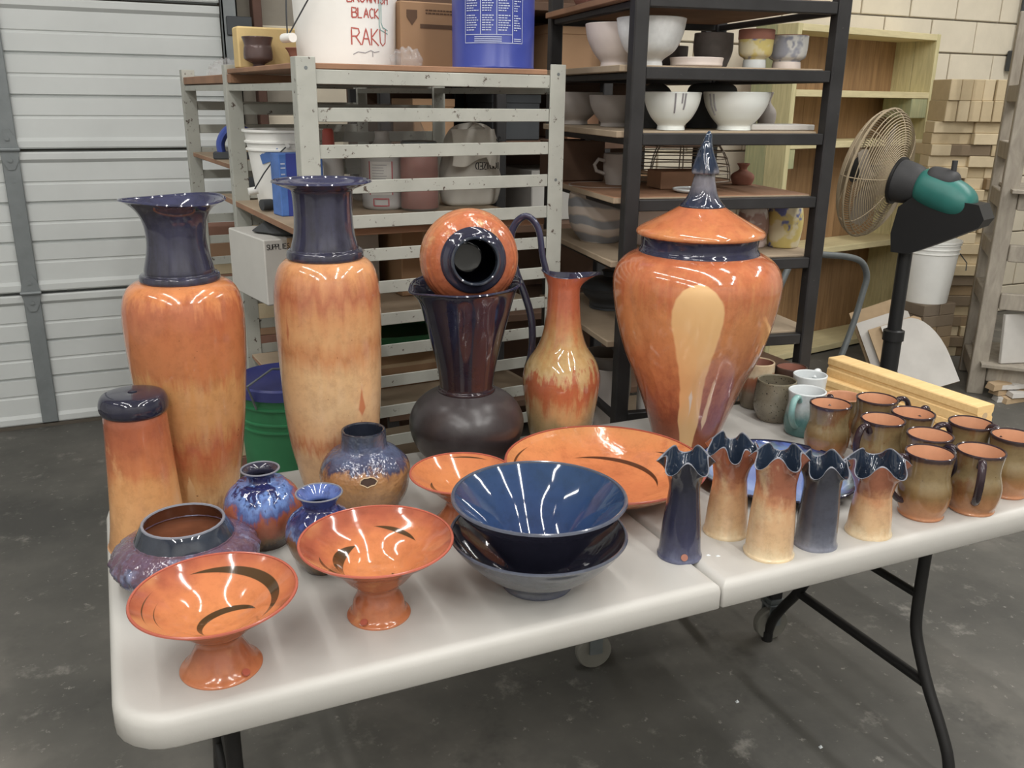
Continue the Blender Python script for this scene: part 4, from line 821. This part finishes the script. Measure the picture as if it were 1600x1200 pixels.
MB().tube([(-.09, -.09, .30), (-.11, -.11, .365), (-.04, -.05, .385), (.05, -.03, .37)], .003, 6).build('bail_wire', 'galv', o)
o = thing('carton', 'brown carton on the low board of the grey rack', 'box', g(.36, .2, .756), GA); MB().box(-.15, .15, 0, .3, 0, .12, .003).build('carton_body', 'card', o, ang=25)
MB().box(-.15, .15, -.001, 0, .055, .065).build('tape_strip', 'slabedge', o)
o = thing('carton', 'dull brown carton on the middle board of the grey rack', 'box', g(.20, .25, .986), GA); MB().box(.1, .24, 0, .25, 0, .19, .003).build('carton_body', 'card', o, ang=25); MB().box(.16, .18, -.001, 0, 0, .19).build('tape_strip', 'slabedge', o)
o = thing('green_tray', 'green plastic tray low in the grey rack', 'tray', g(.28, .15, .90), GA)
vessel('tray_body', [(.20, -.0), (.205, .005), (.22, .02), (.235, .04)], .004, ['green'], o, 40, lambda x, y, z: (x, y*.6+.12, z)) 
o['label'] = 'shallow green plastic tray stacked on the brown carton'; o.location = g(.30, .12, .8765)

# ================================================================== black rack
BA = R(-8.4); BP = Vector((1.195, .81, 0)); BU = Vector((math.cos(BA), math.sin(BA), 0)); BV = Vector((-math.sin(BA), math.cos(BA), 0))
def bk(u, v, z): p = BP+BU*u+BV*v; return (p.x, p.y, z)
br = thing('bakery_rack', 'tall black tubular rack on casters loaded with unfinished bowls and pots', 'rack', tuple(BP), BA)
BW, BD = .512, .60
for pu in (0, BW):
    for pv in (0, BD):
        MB().box(pu-.0175, pu+.0175, pv-.0175, pv+.0175, .125, 1.98, .003).build('post', 'blackpaint', br, ang=25)
        wx, wy = (-.045 if pu == 0 else -.01), (-.01 if pv == 0 else .03)
        ct = MB().box(pu-.022, pu+.022, pv-.022, pv+.022, .112, .126).box(pu+wx-.018, pu+wx+.018, pv+wy-.024, pv+wy-.018, .05, .115).box(pu+wx-.018, pu+wx+.018, pv+wy+.018, pv+wy+.024, .05, .115).box(min(pu+wx, pu)-.02, max(pu+wx, pu)+.02, pv-.02, pv+.02, .106, .114).build('caster_fork', 'galv', br, ang=25)
        MB().lathe([(0, -.014), (.02, -.016), (.022, -.011), (.036, -.010), (.038, -.014), (.047, -.014), (.05, -.009), (.05, .009), (.047, .014), (0, .014)], 28).xf(Matrix.Translation((pu+wx, pv+wy, .05)) @ Matrix.Rotation(PI/2, 4, 'X')).build('caster_wheel', 'wheel', ct, ang=30)
BZ = [1.70, 1.548, 1.403, 1.252, 1.10, .90, .72, .55, .25]
for z in BZ:
    for pv in (0, BD): MB().box(.0175, BW-.0175, pv-.0125, pv+.0125, z-.0135, z+.0135, .002).build('bar', 'blackpaint', br, ang=25)
    for pu in (0, BW): MB().box(pu-.010, pu+.010, .0175, BD-.0175, z-.0135, z+.002, .002).build('side_rail', 'blackpaint', br, ang=25)
for z, m_, n_ in ((1.70, 'duskboard', 'top'), (1.548, 'plytop', 'upper'), (1.403, 'plytop', 'second'), (1.252, 'ply', 'third'), (1.10, 'plytop', 'fourth'), (.90, 'plytop', 'fifth'), (.55, 'plytop', 'lowest')):
    board('plywood board on the %s level of the black rack' % n_, -.035, BW+.035 if z < 1.2 else BW-.02, .016, BD-.016, z+.0025, z+.0175, m_, bk, BA, 'ply' if z > 1.6 else 'plytop', 'black rack boards')
def bowl(label, u, v, z, Rr, H, Rf, mats, name='bowl', cat='bowl', grp='unfired bowls and pots on the black rack', shape='round', F=bk, wob=0):
    o = thing(name, label, cat, F(u, v, z), 0, grp)
    if shape == 'round': pr = [(Rf, 0), (Rf*.97, .006), (Rf*1.0, H*.14), (Rr*.72, H*.34), (Rr*.92, H*.66), (Rr, H)]
    elif shape == 'cup': pr = [(Rf, 0), (Rf, .004), (Rf*.95, H*.24), (Rr*.92, H*.36), (Rr*.99, H*.65), (Rr, H)]
    elif shape == 'pot': pr = [(Rf, 0), (Rf*1.06, .004), (Rr*.92, H*.28), (Rr, H*.62), (Rr*.97, H*.84), (Rr*.94, H*.88), (Rr*1.02, H)]
    elif shape == 'jar': pr = [(Rf, 0), (Rf*1.08, .006), (Rr*.97, H*.35), (Rr, H*.6), (Rr*.9, H*.88), (Rr*.8, H)]
    elif shape == 'cyl': pr = [(Rf, 0), (Rf*1.02, .006), (Rr, H*.5), (Rr, H)]
    elif shape == 'flask': pr = [(Rf, 0), (Rr, H*.3), (Rr*.9, H*.5), (Rr*.4, H*.68), (Rr*.33, H*.8), (Rr*.55, H)]
    else: pr = [(Rf, 0), (Rf*1.1, .003), (Rr*.97, H*.5), (Rr, H)]
    fn = (lambda x, y, zz: (x*(1+wob*math.sin(3*math.atan2(y, x)+zz*40)), y*(1+wob*math.sin(3*math.atan2(y, x)+zz*40)), zz)) if wob else None
    vessel('body', pr, max(.003, Rr*.05), mats, o, 48, fn); return o
z = 1.5665
bowl('pinkish bisque bowl leaning out at the left of the upper level', .047, .24, z, .082, .100, .042, ['pinkbowl'])
bowl('white bowl marbled with grey, behind the left black post', .078, .11, z, .082, .105, .032, ['marble'])
bowl('flat white lid lying on the upper level beside the marbled bowl', .196, .10, z, .064, .020, .056, ['pinkbowl'], 'lid', 'lid', shape='dish')
bowl('rough little dark cup behind the white lid', .275, .40, z, .038, .062, .028, ['darkcup'], 'cup', 'cup', shape='cyl', wob=.05)
bowl('charcoal bisque cup in the middle of the upper level', .300, .22, z, .049, .085, .036, ['darkcup'], 'cup', 'cup', shape='cyl')
o = bowl('yellow and blue painted cup with a terracotta band and white foot', .352, .10, z, .042, .088, .027, ['paint1', 'terra', 'terra'], 'cup', 'cup', shape='cup'); MB().lathe([(.0425, .066), (.0432, .067), (.0432, .087), (.0425, .088)], 40).build('terracotta_band', 'terra', o)
MB().lathe([(.0275, .0005), (.0282, .002), (.0268, .02), (.026, .02)], 36).build('white_foot', 'white_gl', o)
o = bowl('grey and white painted cup at the right end of the upper level', .447, .11, z, .048, .078, .034, ['paint2', 'terra', 'terra'], 'cup', 'cup', shape='cup'); MB().lathe([(.0345, .0005), (.0352, .002), (.0335, .017), (.033, .017)], 36).build('white_foot', 'pinkbowl', o)
z = 1.4215
o = bowl('pale bowl with grey drips, nearer the left post on the second level', .135, .09, z, .069, .086, .034, ['whitebowl', 'darkcup', 'whitebowl'])
def drips(o, Rr, aa):
    for a, z0, z1 in aa:
        pts = []
        for k in range(7):
            zz = z1+(z0-z1)*k/6; r = Rr*(.72+.2*min(1, max(0, (zz-.029)/.028))+.08*max(0, (zz-.057)/.029))*1.012; pts.append((r*math.cos(a), r*math.sin(a), zz))
        MB().tube(pts, .0022, 6).build('drip', 'ink', o)
vd = math.atan2(-1.035-.9, .07-1.33)
drips(o, .069, [(vd+.10, .084, .040), (vd+.35, .084, .062), (vd+.45, .084, .048)])
o = bowl('larger pale green-white bowl right of the dripped one', .312, .10, z, .082, .088, .043, ['whitebowl', 'darkcup', 'whitebowl'])
drips(o, .082, [(vd-.95, .084, .035), (vd-.8, .084, .045)])
bowl('grey bowl in shade at the left of the second level', .080, .33, z, .066, .078, .034, ['greybowl'])
bowl('second grey bowl further back on the second level', .040, .52, z, .075, .085, .036, ['greybowl'])
o = boxo('plaster_slab', (-.09, .085, -.04, .05, 0, .014), 'slab', None, .002, bk(.43, .10, z), BA); tag(o, 'thin white plaster slab at the right of the second level', 'slab')
for k in range(2): bowl(('left' if k == 0 else 'right')+' of two small grey bottle forms behind the white slab', .462+.045*k, .30-.02*k, z, .025, .085+.006*k, .02, ['greybowl'], 'bottle', 'bottle', shape='flask')
o = thing('dark_cloth', 'dark cloth bunched behind the dripped bowl', 'cloth', bk(.16, .24, z)); MB().lathe([(0, 0)]+cr([(.04, 0), (.05, .04), (.036, .09), (.015, .108), (.0005, .11)]), 24, lambda x, y, zz: (x*(1+.1*math.sin(5*math.atan2(y, x))), y, zz)).build('rag', 'glove', o)
o = thing('dark_cloth', 'dark cloth band behind the larger pale bowl', 'cloth', bk(.33, .26, z)); MB().lathe([(0, 0)]+cr([(.07, 0), (.076, .05), (.07, .10), (.04, .112), (.0005, .113)]), 24, lambda x, y, zz: (x*(1+.04*math.sin(5*math.atan2(y, x))), y*.6, zz)).build('rag', 'glove', o)
z = 1.2705
# wire basket
o = thing('wire_basket', 'rounded wire basket on the third level of the black rack', 'basket', bk(.33, .42, z), BA)
for k in range(11):
    t_ = k/10; zz = .135*math.sin(t_*PI/2); r = .15*math.cos(t_*PI/2*.92); MB().tube([(r*math.cos(2*PI*j/30), .75*r*math.sin(2*PI*j/30), zz+.002) for j in range(30)], .0017, 4, closed=True).build('wire', 'wire', o)
for k in range(10): a = 2*PI*k/10; MB().tube([(.152*math.cos(t_*.1*PI/2*.92)*math.cos(a), .75*.152*math.cos(t_*.1*PI/2*.92)*math.sin(a), .135*math.sin(t_*.1*PI/2)+.002) for t_ in range(11)], .002, 4).build('rib', 'wire', o)
o = boxo('wooden_box', (-.06, .07, -.03, .06, 0, .045), 'ply', None, .002, bk(.215, .20, z), BA); tag(o, 'low plain wooden box before the wire basket', 'box')
bowl('flat white plate edge-on before the wooden box', .215, .10, z, .055, .008, .045, ['white_gl'], 'plate', 'plate', shape='dish')
bowl('small terracotta bottle at the right of the third level', .45, .28, z, .032, .055, .026, ['terra'], 'bottle', 'bottle', shape='flask')
mg = bowl('grey-brown bisque mug with a ring handle on the third level', .098, .33, z, .038, .08, .03, ['greybowl'], 'mug', 'mug', shape='cyl'); MB().tube([(-.036, 0, .062), (-.055, 0, .066), (-.066, 0, .052), (-.06, 0, .036), (-.037, 0, .028)], .005, 8).xf(Matrix.Rotation(BA, 4, 'Z')).build('handle', 'greybowl', mg)
o = boxo('brown_carton', (-.09, .07, -.04, .06, 0, .11), 'duskboard', None, .003, bk(.03, .47, z), BA); tag(o, 'dark brown carton at the back left of the third level', 'box')
o = thing('white_creamer', 'tiny white creamer with a ring handle standing on the brown carton', 'pitcher', bk(.06, .45, z+.1105)); vessel('body', [(.012, 0), (.02, .008), (.022, .018), (.015, .028), (.018, .034)], .002, ['white_gl'], o, 28); MB().tube([(.018, 0, .026), (.03, 0, .027), (.03, 0, .014), (.02, 0, .010)], .0028, 8).build('handle', 'white_gl', o)
z = 1.1185
bowl('big grey and cream wavy striped pot at the left of the fourth level', .055, .33, z, .089, .150, .052, ['stripe', 'greybowl', 'greybowl'], 'planter', 'pot', shape='pot')
bowl('multicoloured yellow and blue painted jar at the right of the fourth level', .508, .14, z, .048, .118, .038, ['paint1'], 'jar', 'jar', shape='jar')
bowl('pink and grey painted jar half hidden by the orange lid', .425, .16, z, .042, .105, .034, ['paint3'], 'jar', 'jar', shape='jar')
bowl('plain white pot behind the orange lid', .17, .26, z, .06, .13, .045, ['pinkbowl'], 'pot', 'pot', shape='pot')
z = .9185
o = bowl('dark lidded casserole seen past the ewer', .115, .38, z, .085, .060, .06, ['darkgrey'], 'casserole', 'casserole'); ld = MB().lathe([(.088, .058)]+cr([(.09, .062), (.07, .078), (.03, .088), (.022, .09), (.024, .1), (.028, .106)])+[(0, .108)], 44).build('lid', 'darkgrey', o)
z = .5685
bowl('tall grey cylinder pot standing low beside the black post', .06, .22, z, .055, .22, .05, ['greybowl'], 'cylinder_pot', 'pot', shape='cyl'); bowl('tall white cylinder pot low in the black rack', .19, .2, z, .05, .215, .046, ['marble'], 'cylinder_pot', 'pot', shape='cyl')
bowl('round grey pot behind the tall cylinders', .12, .42, z, .085, .20, .06, ['greybowl'], 'planter', 'pot', shape='jar')
z = 1.7185
bowl('brown planter on the top level of the black rack', .05, .35, z, .10, .13, .07, ['terra'], 'planter', 'pot', shape='pot'); bowl('grey planter on the top level of the black rack', .30, .30, z, .10, .12, .07, ['greybowl'], 'planter', 'pot', shape='pot')

# ================================================================== pine bookcase by the back wall
SA = R(10)
o = thing('bookcase', 'unpainted pine bookcase with a plywood back, behind the fan', 'bookcase', (3.50, 2.99, 0), SA); SW, SD, SHt = 1.31, .29, 1.885
for x0 in (0, SW-.036):
    MB().box(x0, x0+.036, 0, .14, 0, SHt, .002).build('side_board', 'pinev', o, ang=25); MB().box(x0, x0+.036, .142, SD, 0, SHt, .002).build('side_board', 'pineg' if x0 == 0 else 'pinev', o, ang=25)
for z in (SHt-.037, 1.515, 1.238, .628, .012): MB().box(.037, SW-.037, 0, SD-.02, z, z+.036, .002).build('shelf', 'pine', o, ang=25)
nb = 6
for k in range(nb): MB().box(.037+(SW-.074)*k/nb+.0008, .037+(SW-.074)*(k+1)/nb-.0008, SD-.018, SD-.004, 0, SHt-.002).build('back_board', 'back', o)
MB().box(.037, .085, .005, .09, 1.13, 1.237, .002).build('cleat', 'pineg', o, ang=25); MB().box(SW-.20, SW-.037, .005, .20, 1.40, 1.514, .002).build('cleat', 'pineg', o, ang=25)

# ================================================================== pedestal fan
FX, FY = 2.83, 1.47
o = thing('pedestal_fan', 'dusty pedestal fan with a wire cage and teal motor cover', 'fan', (FX, FY, 0))
MB().lathe([(0, 0), (.24, 0), (.245, .01), (.2, .03), (.05, .05), (.045, .08), (0, .08)], 40).build('base', 'fanpole', o)
MB().tube([(0, 0, .06), (0, 0, .62)], .034, 16).build('pole', 'fanpole', o); MB().tube([(0, 0, .56), (0, 0, .98)], .026, 16).build('inner_pole', 'fanpole', o)
MB().lathe([(.034, .60), (.04, .602), (.04, .64), (.03, .645)], 20).build('collar', 'fanpole', o)
ax = (fwd*math.cos(R(44))-rt*math.sin(R(44))); ax.z = 0; ax = ax.normalized(); ax = (ax+Vector((0, 0, .16))).normalized()
hub = Vector((0.0, 0.0, 1.20)); Q = ax.to_track_quat('Z', 'Y').to_matrix().to_4x4()
FM = Matrix.Translation(hub+ax*.155+Vector((0.0, 0.0, .005))) @ Q
RC = .243
for nm, sg in (('front_cage', 1), ('rear_cage', -1)):
    b = MB()
    for k in range(24):
        r = .05+(RC-.05)*k/23; zz = sg*(.085*math.sqrt(max(0, 1-(r/RC)**2.2))); b.tube([(r*math.cos(2*PI*j/44), r*math.sin(2*PI*j/44), zz) for j in range(44)], .0021, 4, closed=True)
    for k in range(8):
        a = 2*PI*k/8; b.tube([(r*math.cos(a), r*math.sin(a), sg*(.085*math.sqrt(max(0, 1-(r/RC)**2.2)))) for r in [.04+(RC-.04)*j/12 for j in range(13)]], .0022, 4)
    b.xf(FM).build(nm, 'fanwire', o)
MB().tube([(RC*math.cos(2*PI*j/48), RC*math.sin(2*PI*j/48), 0) for j in range(48)], .0045, 6, closed=True).xf(FM).build('cage_ring', 'fanwire', o)
MB().lathe([(0, .088), (.05, .086), (.052, .08), (0, .078)], 28).xf(FM).build('badge', 'fandark', o)
for k in range(4):
    a0 = 2*PI*k/4+.3; v = []; f = []
    for i in range(9):
        r = .035+.165*i/8; hw = .16+.50*math.sin(PI*min(1, (i+1.5)/9.5)); 
        for j in range(7):
            a = a0+hw*(j/6-.5)*2*.75; v.append((r*math.cos(a), r*math.sin(a), .035*(j/6-.5)*(1-.3*i/8)))
    for i in range(8):
        for j in range(6): f.append((i*7+j, (i+1)*7+j, (i+1)*7+j+1, i*7+j+1))
    n = len(v); v2 = v+[(x, y, z+.002) for x, y, z in v]; f2 = [tuple(reversed(q_)) for q_ in f]+[tuple(i+n for i in q_) for q_ in f]; MB().add(v2, f2).xf(FM).build('blade', 'fanblade', o)
MB().lathe([(0, .03), (.03, .028), (.038, -.02), (0, -.03)], 24).xf(FM).build('hub', 'fandark', o)
HM = Matrix.Translation(hub+ax*.155) @ Q
MB().lathe([(0, -.075), (.075, -.078)]+cr([(.080, -.085), (.078, -.12), (.07, -.16), (.055, -.185)])+[(0, -.19)], 36).xf(HM).build('motor_housing', 'fandark', o)
MB().lathe([(.08, -.082), (.088, -.083), (.088, -.092), (.08, -.093)], 36).xf(HM).build('motor_ring', 'fanpole', o)
MB().lathe(cr([(.058, -.17), (.072, -.19), (.076, -.25), (.070, -.33), (.045, -.375), (.0005, -.385)]), 32, lambda x, y, z: (x, y*.95-.016*max(0, (-z-.19)/.1), z)).xf(HM).build('motor_cover', 'fanteal', o)
MB().lathe(cr([(.02, -.19), (.05, -.2), (.055, -.24), (.045, -.29), (.0005, -.31)]), 24, lambda x, y, z: (x*.95, y*.75+.040, z)).xf(HM).build('oscillation_cap', 'fandark', o)
rd = Vector((-ax.x, -ax.y, 0)).normalized(); sdv = rd.cross(Vector((0, 0, 1)))
wp = [(-.035, .95), (.03, .95), (.10, .985), (.26, 1.07), (.275, 1.10), (.25, 1.15), (.03, 1.17), (-.03, 1.12), (-.045, 1.02)]; nw = len(wp); wv = []
for sg_, ins in ((-.055, 0), (.055, 0)): wv += [tuple(rd*a+sdv*(sg_*(.6 if z_ < .95 else 1))+Vector((0, 0, z_))) for a, z_ in wp]
MB().add(wv, [tuple(range(nw)), tuple(range(2*nw-1, nw-1, -1))]+[(i_, nw+i_, nw+(i_+1) % nw, (i_+1) % nw) for i_ in range(nw)]).build('tilt_bracket', 'fanpole', o, ang=25)
MB().tube([tuple(hub+ax*-.13+Vector((0, 0, .07))), tuple(hub+ax*-.13+Vector((0, 0, .115)))], .010, 10).build('knob', 'fandark', o)

# ================================================================== cart handle, bucket, slabs, bricks on the right
o = thing('platform_cart', 'platform cart with a bent grey tube push handle, behind the black rack', 'cart', (2.87, 2.05, 0))
MB().tube([(-.33, 0, .17)]+cr([(-.33, 0, .19), (-.308, -.05, .323), (-.271, -.05, .451), (-.192, -.05, .661), (-.13, -.05, .81), (-.09, -.05, .852), (-.04, -.05, .86), (.067, -.05, .847), (.20, -.05, .83), (.285, -.05, .80), (.325, -.05, .735), (.315, -.05, .66), (.274, -.05, .488), (.194, -.05, .265), (.165, -.03, .19)], 4)+[(.165, -.03, .17)], .0145, 12).build('push_handle', 'galv', o)
MB().box(-.42, .40, -.08, .75, .14, .18, .004).build('deck', 'duskboard', o, ang=25)
for cx_ in (-.34, .32):
    for cy_ in (0, .66): MB().tube([(cx_-.015, cy_, .06), (cx_+.015, cy_, .06)], .06, 20).build('wheel', 'wheel', o, ang=30); MB().box(cx_-.025, cx_+.025, cy_-.025, cy_+.025, .115, .141).build('wheel_bracket', 'galv', o)
brick_me = MB().box(-.1145, .1145, -.057, .057, 0, .0625, .003)
bprot = {}
def brick(x, y, z, rz, mat, label, grp, std=None):
    key = mat
    if key not in bprot:
        q_ = MB(); q_.v, q_.f, q_.mi = list(brick_me.v), list(brick_me.f), list(brick_me.mi); ob = q_.build('fire_brick', mat, None, ang=25); bprot[key] = ob.data
    else: ob = bpy.data.objects.new('fire_brick', bprot[key]); COL.objects.link(ob)
    ob.location = (x, y, z); ob.rotation_euler = std or (0, 0, rz); return tag(ob, label, 'brick', grp)
LB = 'cream fire brick in the tall loose stack beside the bookcase'; GB = 'fire bricks in the tall stack'
BA2 = R(-24)   # the stack faces the camera
bxU = Vector((math.cos(BA2), math.sin(BA2), 0)); bxV = Vector((-math.sin(BA2), math.cos(BA2), 0)); bx0 = Vector((4.44, 2.86, 0))
rows = 22
for r_ in range(rows):
    z = r_*.0632; q_ = 0.0; dark = r_ < 8
    n_ = 0; pat = [('h', 4), ('s', 2), ('m', 3)][random.randrange(3)]
    seq = {'h': 'hhhh', 's': 'ss', 'm': random.choice(['shh', 'hsh', 'hhs'])}[pat[0]]
    for ch in seq:
        wd_ = .229 if ch == 's' else .114; jy = random.uniform(-.022, .022); ctr = bx0+bxU*(q_+wd_/2)+bxV*((.057 if ch == 's' else .1145)+jy)
        m_ = 'brickd' if (dark and random.random() < .6) or random.random() < .08 else 'brick'
        brick(ctr.x, ctr.y, z, BA2+(0 if ch == 's' else PI/2)+random.uniform(-.03, .03), m_, '%s fire brick, row %d, place %d from the left, tall stack beside the bookcase' % ('cream' if m_ == 'brick' else 'sooty', r_+1, n_+1), GB if m_ == 'brick' else 'sooty bricks in the tall stack'); q_ += wd_+.001; n_ += 1
z = rows*.0632
for lay in range(2):
    for k in range(6):
        ctr = bx0+bxU*(.04+k*.066)+bxV*(.08+random.uniform(-.01, .01))
        brick(ctr.x, ctr.y, z+.057+lay*.1145, 0, 'brick', 'cream brick on edge, %s upright layer, number %d from the left, atop tall stack' % ('lower' if lay == 0 else 'upper', k+1), 'upright bricks on the stack', (PI/2, 0, BA2+PI/2))
o, rad = bucket('plain white bucket standing on dark bricks behind the fan pole', (4.17, 2.51, .4425), .115, .142, .34, 'bucket', ribs=(.80, .87, .94))
MB().tube([(.10, -.10, .27), (.14, -.12, .22), (.13, -.13, .18)], .003, 6).build('bail_wire', 'darkgrey', o)
for r_ in range(7):
    for k in range(2):
        brick(4.17+(0 if r_ % 2 else (k-.5)*.12), 2.51+((k-.5)*.12 if r_ % 2 else 0), r_*.0632, 0 if r_ % 2 else PI/2, 'brickd', 'dark %s brick in row %d from the floor under the white bucket' % (('front' if r_ % 2 else 'left', 'rear' if r_ % 2 else 'right')[k], r_+1), 'bricks under the bucket')
# leaning kiln slabs
def slabo(label, x, y, rz, lean, w_, h_, mat, arc=False, th=.022):
    o = thing('kiln_slab', label, 'slab', (x, y, 0), rz, 'kiln shelf slabs')
    if arc: pl = [(-w_/2, 0), (w_/2, 0)]+[(w_/2*math.cos(a) if True else 0, h_*.35+h_*.65*math.sin(a)) for a in [PI/2*k/8 for k in range(9)]]+[(-w_/2, h_)]
    else: pl = [(-w_/2, 0), (w_/2, 0), (w_/2, h_*.94), (w_/2-.03, h_), (-w_/2, h_)]
    n = len(pl); b = MB().add([(a, -th/2, z) for a, z in pl]+[(a, th/2, z) for a, z in pl], [tuple(range(n)), tuple(range(2*n-1, n-1, -1))]+[(i, n+i, n+(i+1) % n, (i+1) % n) for i in range(n)])
    b.cur = 0; b.mi = [0, 0]+[1]*n; b.xf(Matrix.Translation((0, 0, .006+w_/2*math.sin(R(24))*math.cos(lean))) @ Matrix.Rotation(lean, 4, 'X') @ Matrix.Rotation(R(-24), 4, 'Y')).build('slab', [mat, 'slabedge'], o, smooth=False); return o
slabo('big grey-white kiln slab with a rounded corner leaning by the bricks', 3.93, 2.16, R(-42), R(-26), .27, .40, 'slab', True)
slabo('second leaning kiln slab just behind the rounded one', 3.90, 2.24, R(-42), R(-24), .27, .36, 'slabedge')
slabo('third leaning kiln slab with a grey face', 3.89, 2.31, R(-42), R(-22), .27, .38, 'slab')
slabo('tan broken slab at the back of the leaning row', 3.92, 2.38, R(-40), R(-18), .26, .42, 'slabedge')
# whitewashed timber rack at the right edge
o = thing('timber_rack', 'whitewashed timber rack at the right edge holding kiln slabs', 'rack', (4.245, 2.16, 0), R(-45))
for px_, py_ in ((0, 0), (1.05, 0), (.0, .45), (1.05, .45)): MB().box(px_-.04, px_+.04, py_-.03, py_+.03, 0, 1.95, .004).build('post', 'oldwood', o, ang=25)
for z in (.08, .47, .72, .98, 1.22, 1.50):
    MB().box(.041, 1.05, -.045, -.005, z, z+.085, .004).build('beam', 'oldwood', o, ang=25)
    MB().box(-.036, .036, .031, .42, z, z+.085, .004).build('beam', 'oldwood', o, ang=25)
for z in (.165, 1.065): MB().box(.0, 1.05, -.10, .44, z+.001, z+.02, .002).build('deck', 'oldwood', o, ang=25)
o = thing('kiln_slab', 'stained white kiln slab standing in the timber rack', 'slab', (4.50, 2.00, .187), R(-14), 'kiln shelf slabs'); MB().box(-.24, .30, -.011, .011, 0, .26, .003).xf(Matrix.Rotation(R(-6), 4, 'X')).build('slab', 'slab', o, ang=25)
o = thing('kiln_slab', 'tan kiln slab leaning against the front of the timber rack', 'slab', (4.62, 1.80, 0), R(-30), 'kiln shelf slabs'); MB().box(-.16, .2, -.012, .012, 0, .27, .003).xf(Matrix.Rotation(R(-16), 4, 'X')).build('slab', 'slabedge', o, ang=25)
for k in range(9):
    a = random.uniform(-.4, .4); l = random.uniform(.05, .11); x = 4.27+random.uniform(0, .2); y = 2.0+random.uniform(-.06, .05); hh = random.uniform(.018, .03)
    ob = MB().add([(-l, -.03, 0), (l*.9, -.035, 0), (l, .03, 0), (-l*.8, .035, 0), (-l*.9, -.026, hh), (l*.7, -.03, hh*.8), (l*.8, .026, hh), (-l*.7, .03, hh*1.1)], [(3, 2, 1, 0), (4, 5, 6, 7), (0, 1, 5, 4), (1, 2, 6, 5), (2, 3, 7, 6), (3, 0, 4, 7)]).build('slab_shard', 'slabedge' if k % 2 else 'slab', None, smooth=False)
    ob.location = (x, y, .001+.031*(k//3)); ob.rotation_euler = (0, 0, a-.2); tag(ob, 'broken kiln shelf shard heaped at the foot of the timber rack', 'shard', 'shards at the timber rack')
o = thing('conduit_box', 'grey metal electrical box with conduit on the block wall', 'electrical box', (5.76, 3.484, 1.70)); MB().box(-.05, .05, -.05, 0, 0, .13, .006).build('box', 'darkgrey', o, ang=25); MB().tube([(0, -.025, .13), (0, -.025, 1.3)], .014, 10).build('conduit', 'darkgrey', o); MB().tube([(0, -.056, .065), (0, -.05, .065)], .018, 14).build('knockout', 'galv', o)

# ================================================================== clutter behind the racks
dk = thing('storage_shelf', 'dark metal storage shelf with brown boards standing behind the racks', 'shelf', (1.02, 2.25, 0), R(-2)); DW, DD = 1.35, .5
for px_ in (0, .45, .9, DW):
    for py_ in (0, DD): MB().box(px_-.02, px_+.02, py_-.02, py_+.02, 0, 2.05, .003).build('post', 'blackpaint', dk, ang=25)
for z in (.25, .62, .98, 1.30, 1.55, 1.80):
    MB().box(-.02, DW+.02, -.022, DD+.022, z, z+.03, .002).build('shelf_plank', 'duskboard', dk, ang=25)
MB().box(-.02, DW+.02, DD+.023, DD+.04, 0, 2.05).build('back_panel', 'duskboard', dk)
for k, (x, z, w_, h_, m_, lb) in enumerate([(.10, 1.331, .16, .15, 'card', 'brown carton at the left of the dark storage shelf'), (.42, 1.331, .2, .17, 'darkgrey', 'dark grey bin on the dark storage shelf'), (.75, 1.331, .14, .12, 'ply', 'plywood box on the dark storage shelf'),
        (1.02, 1.331, .18, .17, 'card', 'carton at the right of the dark storage shelf'), (.2, 1.581, .2, .16, 'terra', 'terracotta coloured box high on the dark storage shelf'), (.65, 1.581, .24, .18, 'card', 'wide carton high on the dark storage shelf'), (1.05, 1.581, .2, .19, 'ply', 'orange-brown wooden box high on the dark storage shelf'),
        (.15, 1.011, .2, .2, 'duskboard', 'dark carton on the middle of the storage shelf'), (.6, 1.011, .22, .2, 'whitecard', 'pale carton on the middle of the storage shelf'), (1.0, 1.011, .2, .18, 'card', 'brown carton on the middle of the storage shelf')]):
    ob = thing('storage_box', lb, 'box', (1.02+x+.02*z, 2.25+.05, z), R(-2)); MB().box(0, w_, 0, .3, 0, h_, .004).build('box_body', m_, ob, ang=25); MB().box(-.003, w_+.003, -.003, .303, h_*.82, h_+.002, .002).build('lid', m_, ob, ang=25)
# pink and cream brick pile seen through the far bay
for r_ in range(16):
    for k in range(3):
        m_ = 'brickp' if random.random() < .65 else 'brick'; x = .37+k*.236+(.06 if r_ % 2 else 0); brick(x, 2.62+random.uniform(-.012, .012), r_*.0632, random.uniform(-.04, .04), m_, ('pinkish' if m_ == 'brickp' else 'pale')+' fire brick, row %d, place %d from the left, pile behind the grey rack' % (r_+1, k+1), ('pink' if m_ == 'brickp' else 'pale')+' bricks behind the grey rack')
for k, (x, y) in enumerate([(1.26, -.13), (1.31, .03), (1.02, -.28), (1.22, -.03), (1.5, .3), (1.42, .52)]):
    ob = mk('clay_crumb', [(-.005, -.004, 0), (.005, -.003, 0), (.004, .005, 0), (-.004, .004, 0), (0, 0, .007)], [(0, 1, 4), (1, 2, 4), (2, 3, 4), (3, 0, 4), (3, 2, 1, 0)], 'white_gl', smooth=False, loc=(x, y, 0)); tag(ob, 'white clay crumb on the concrete floor under the table', 'crumb', 'crumbs on the floor')
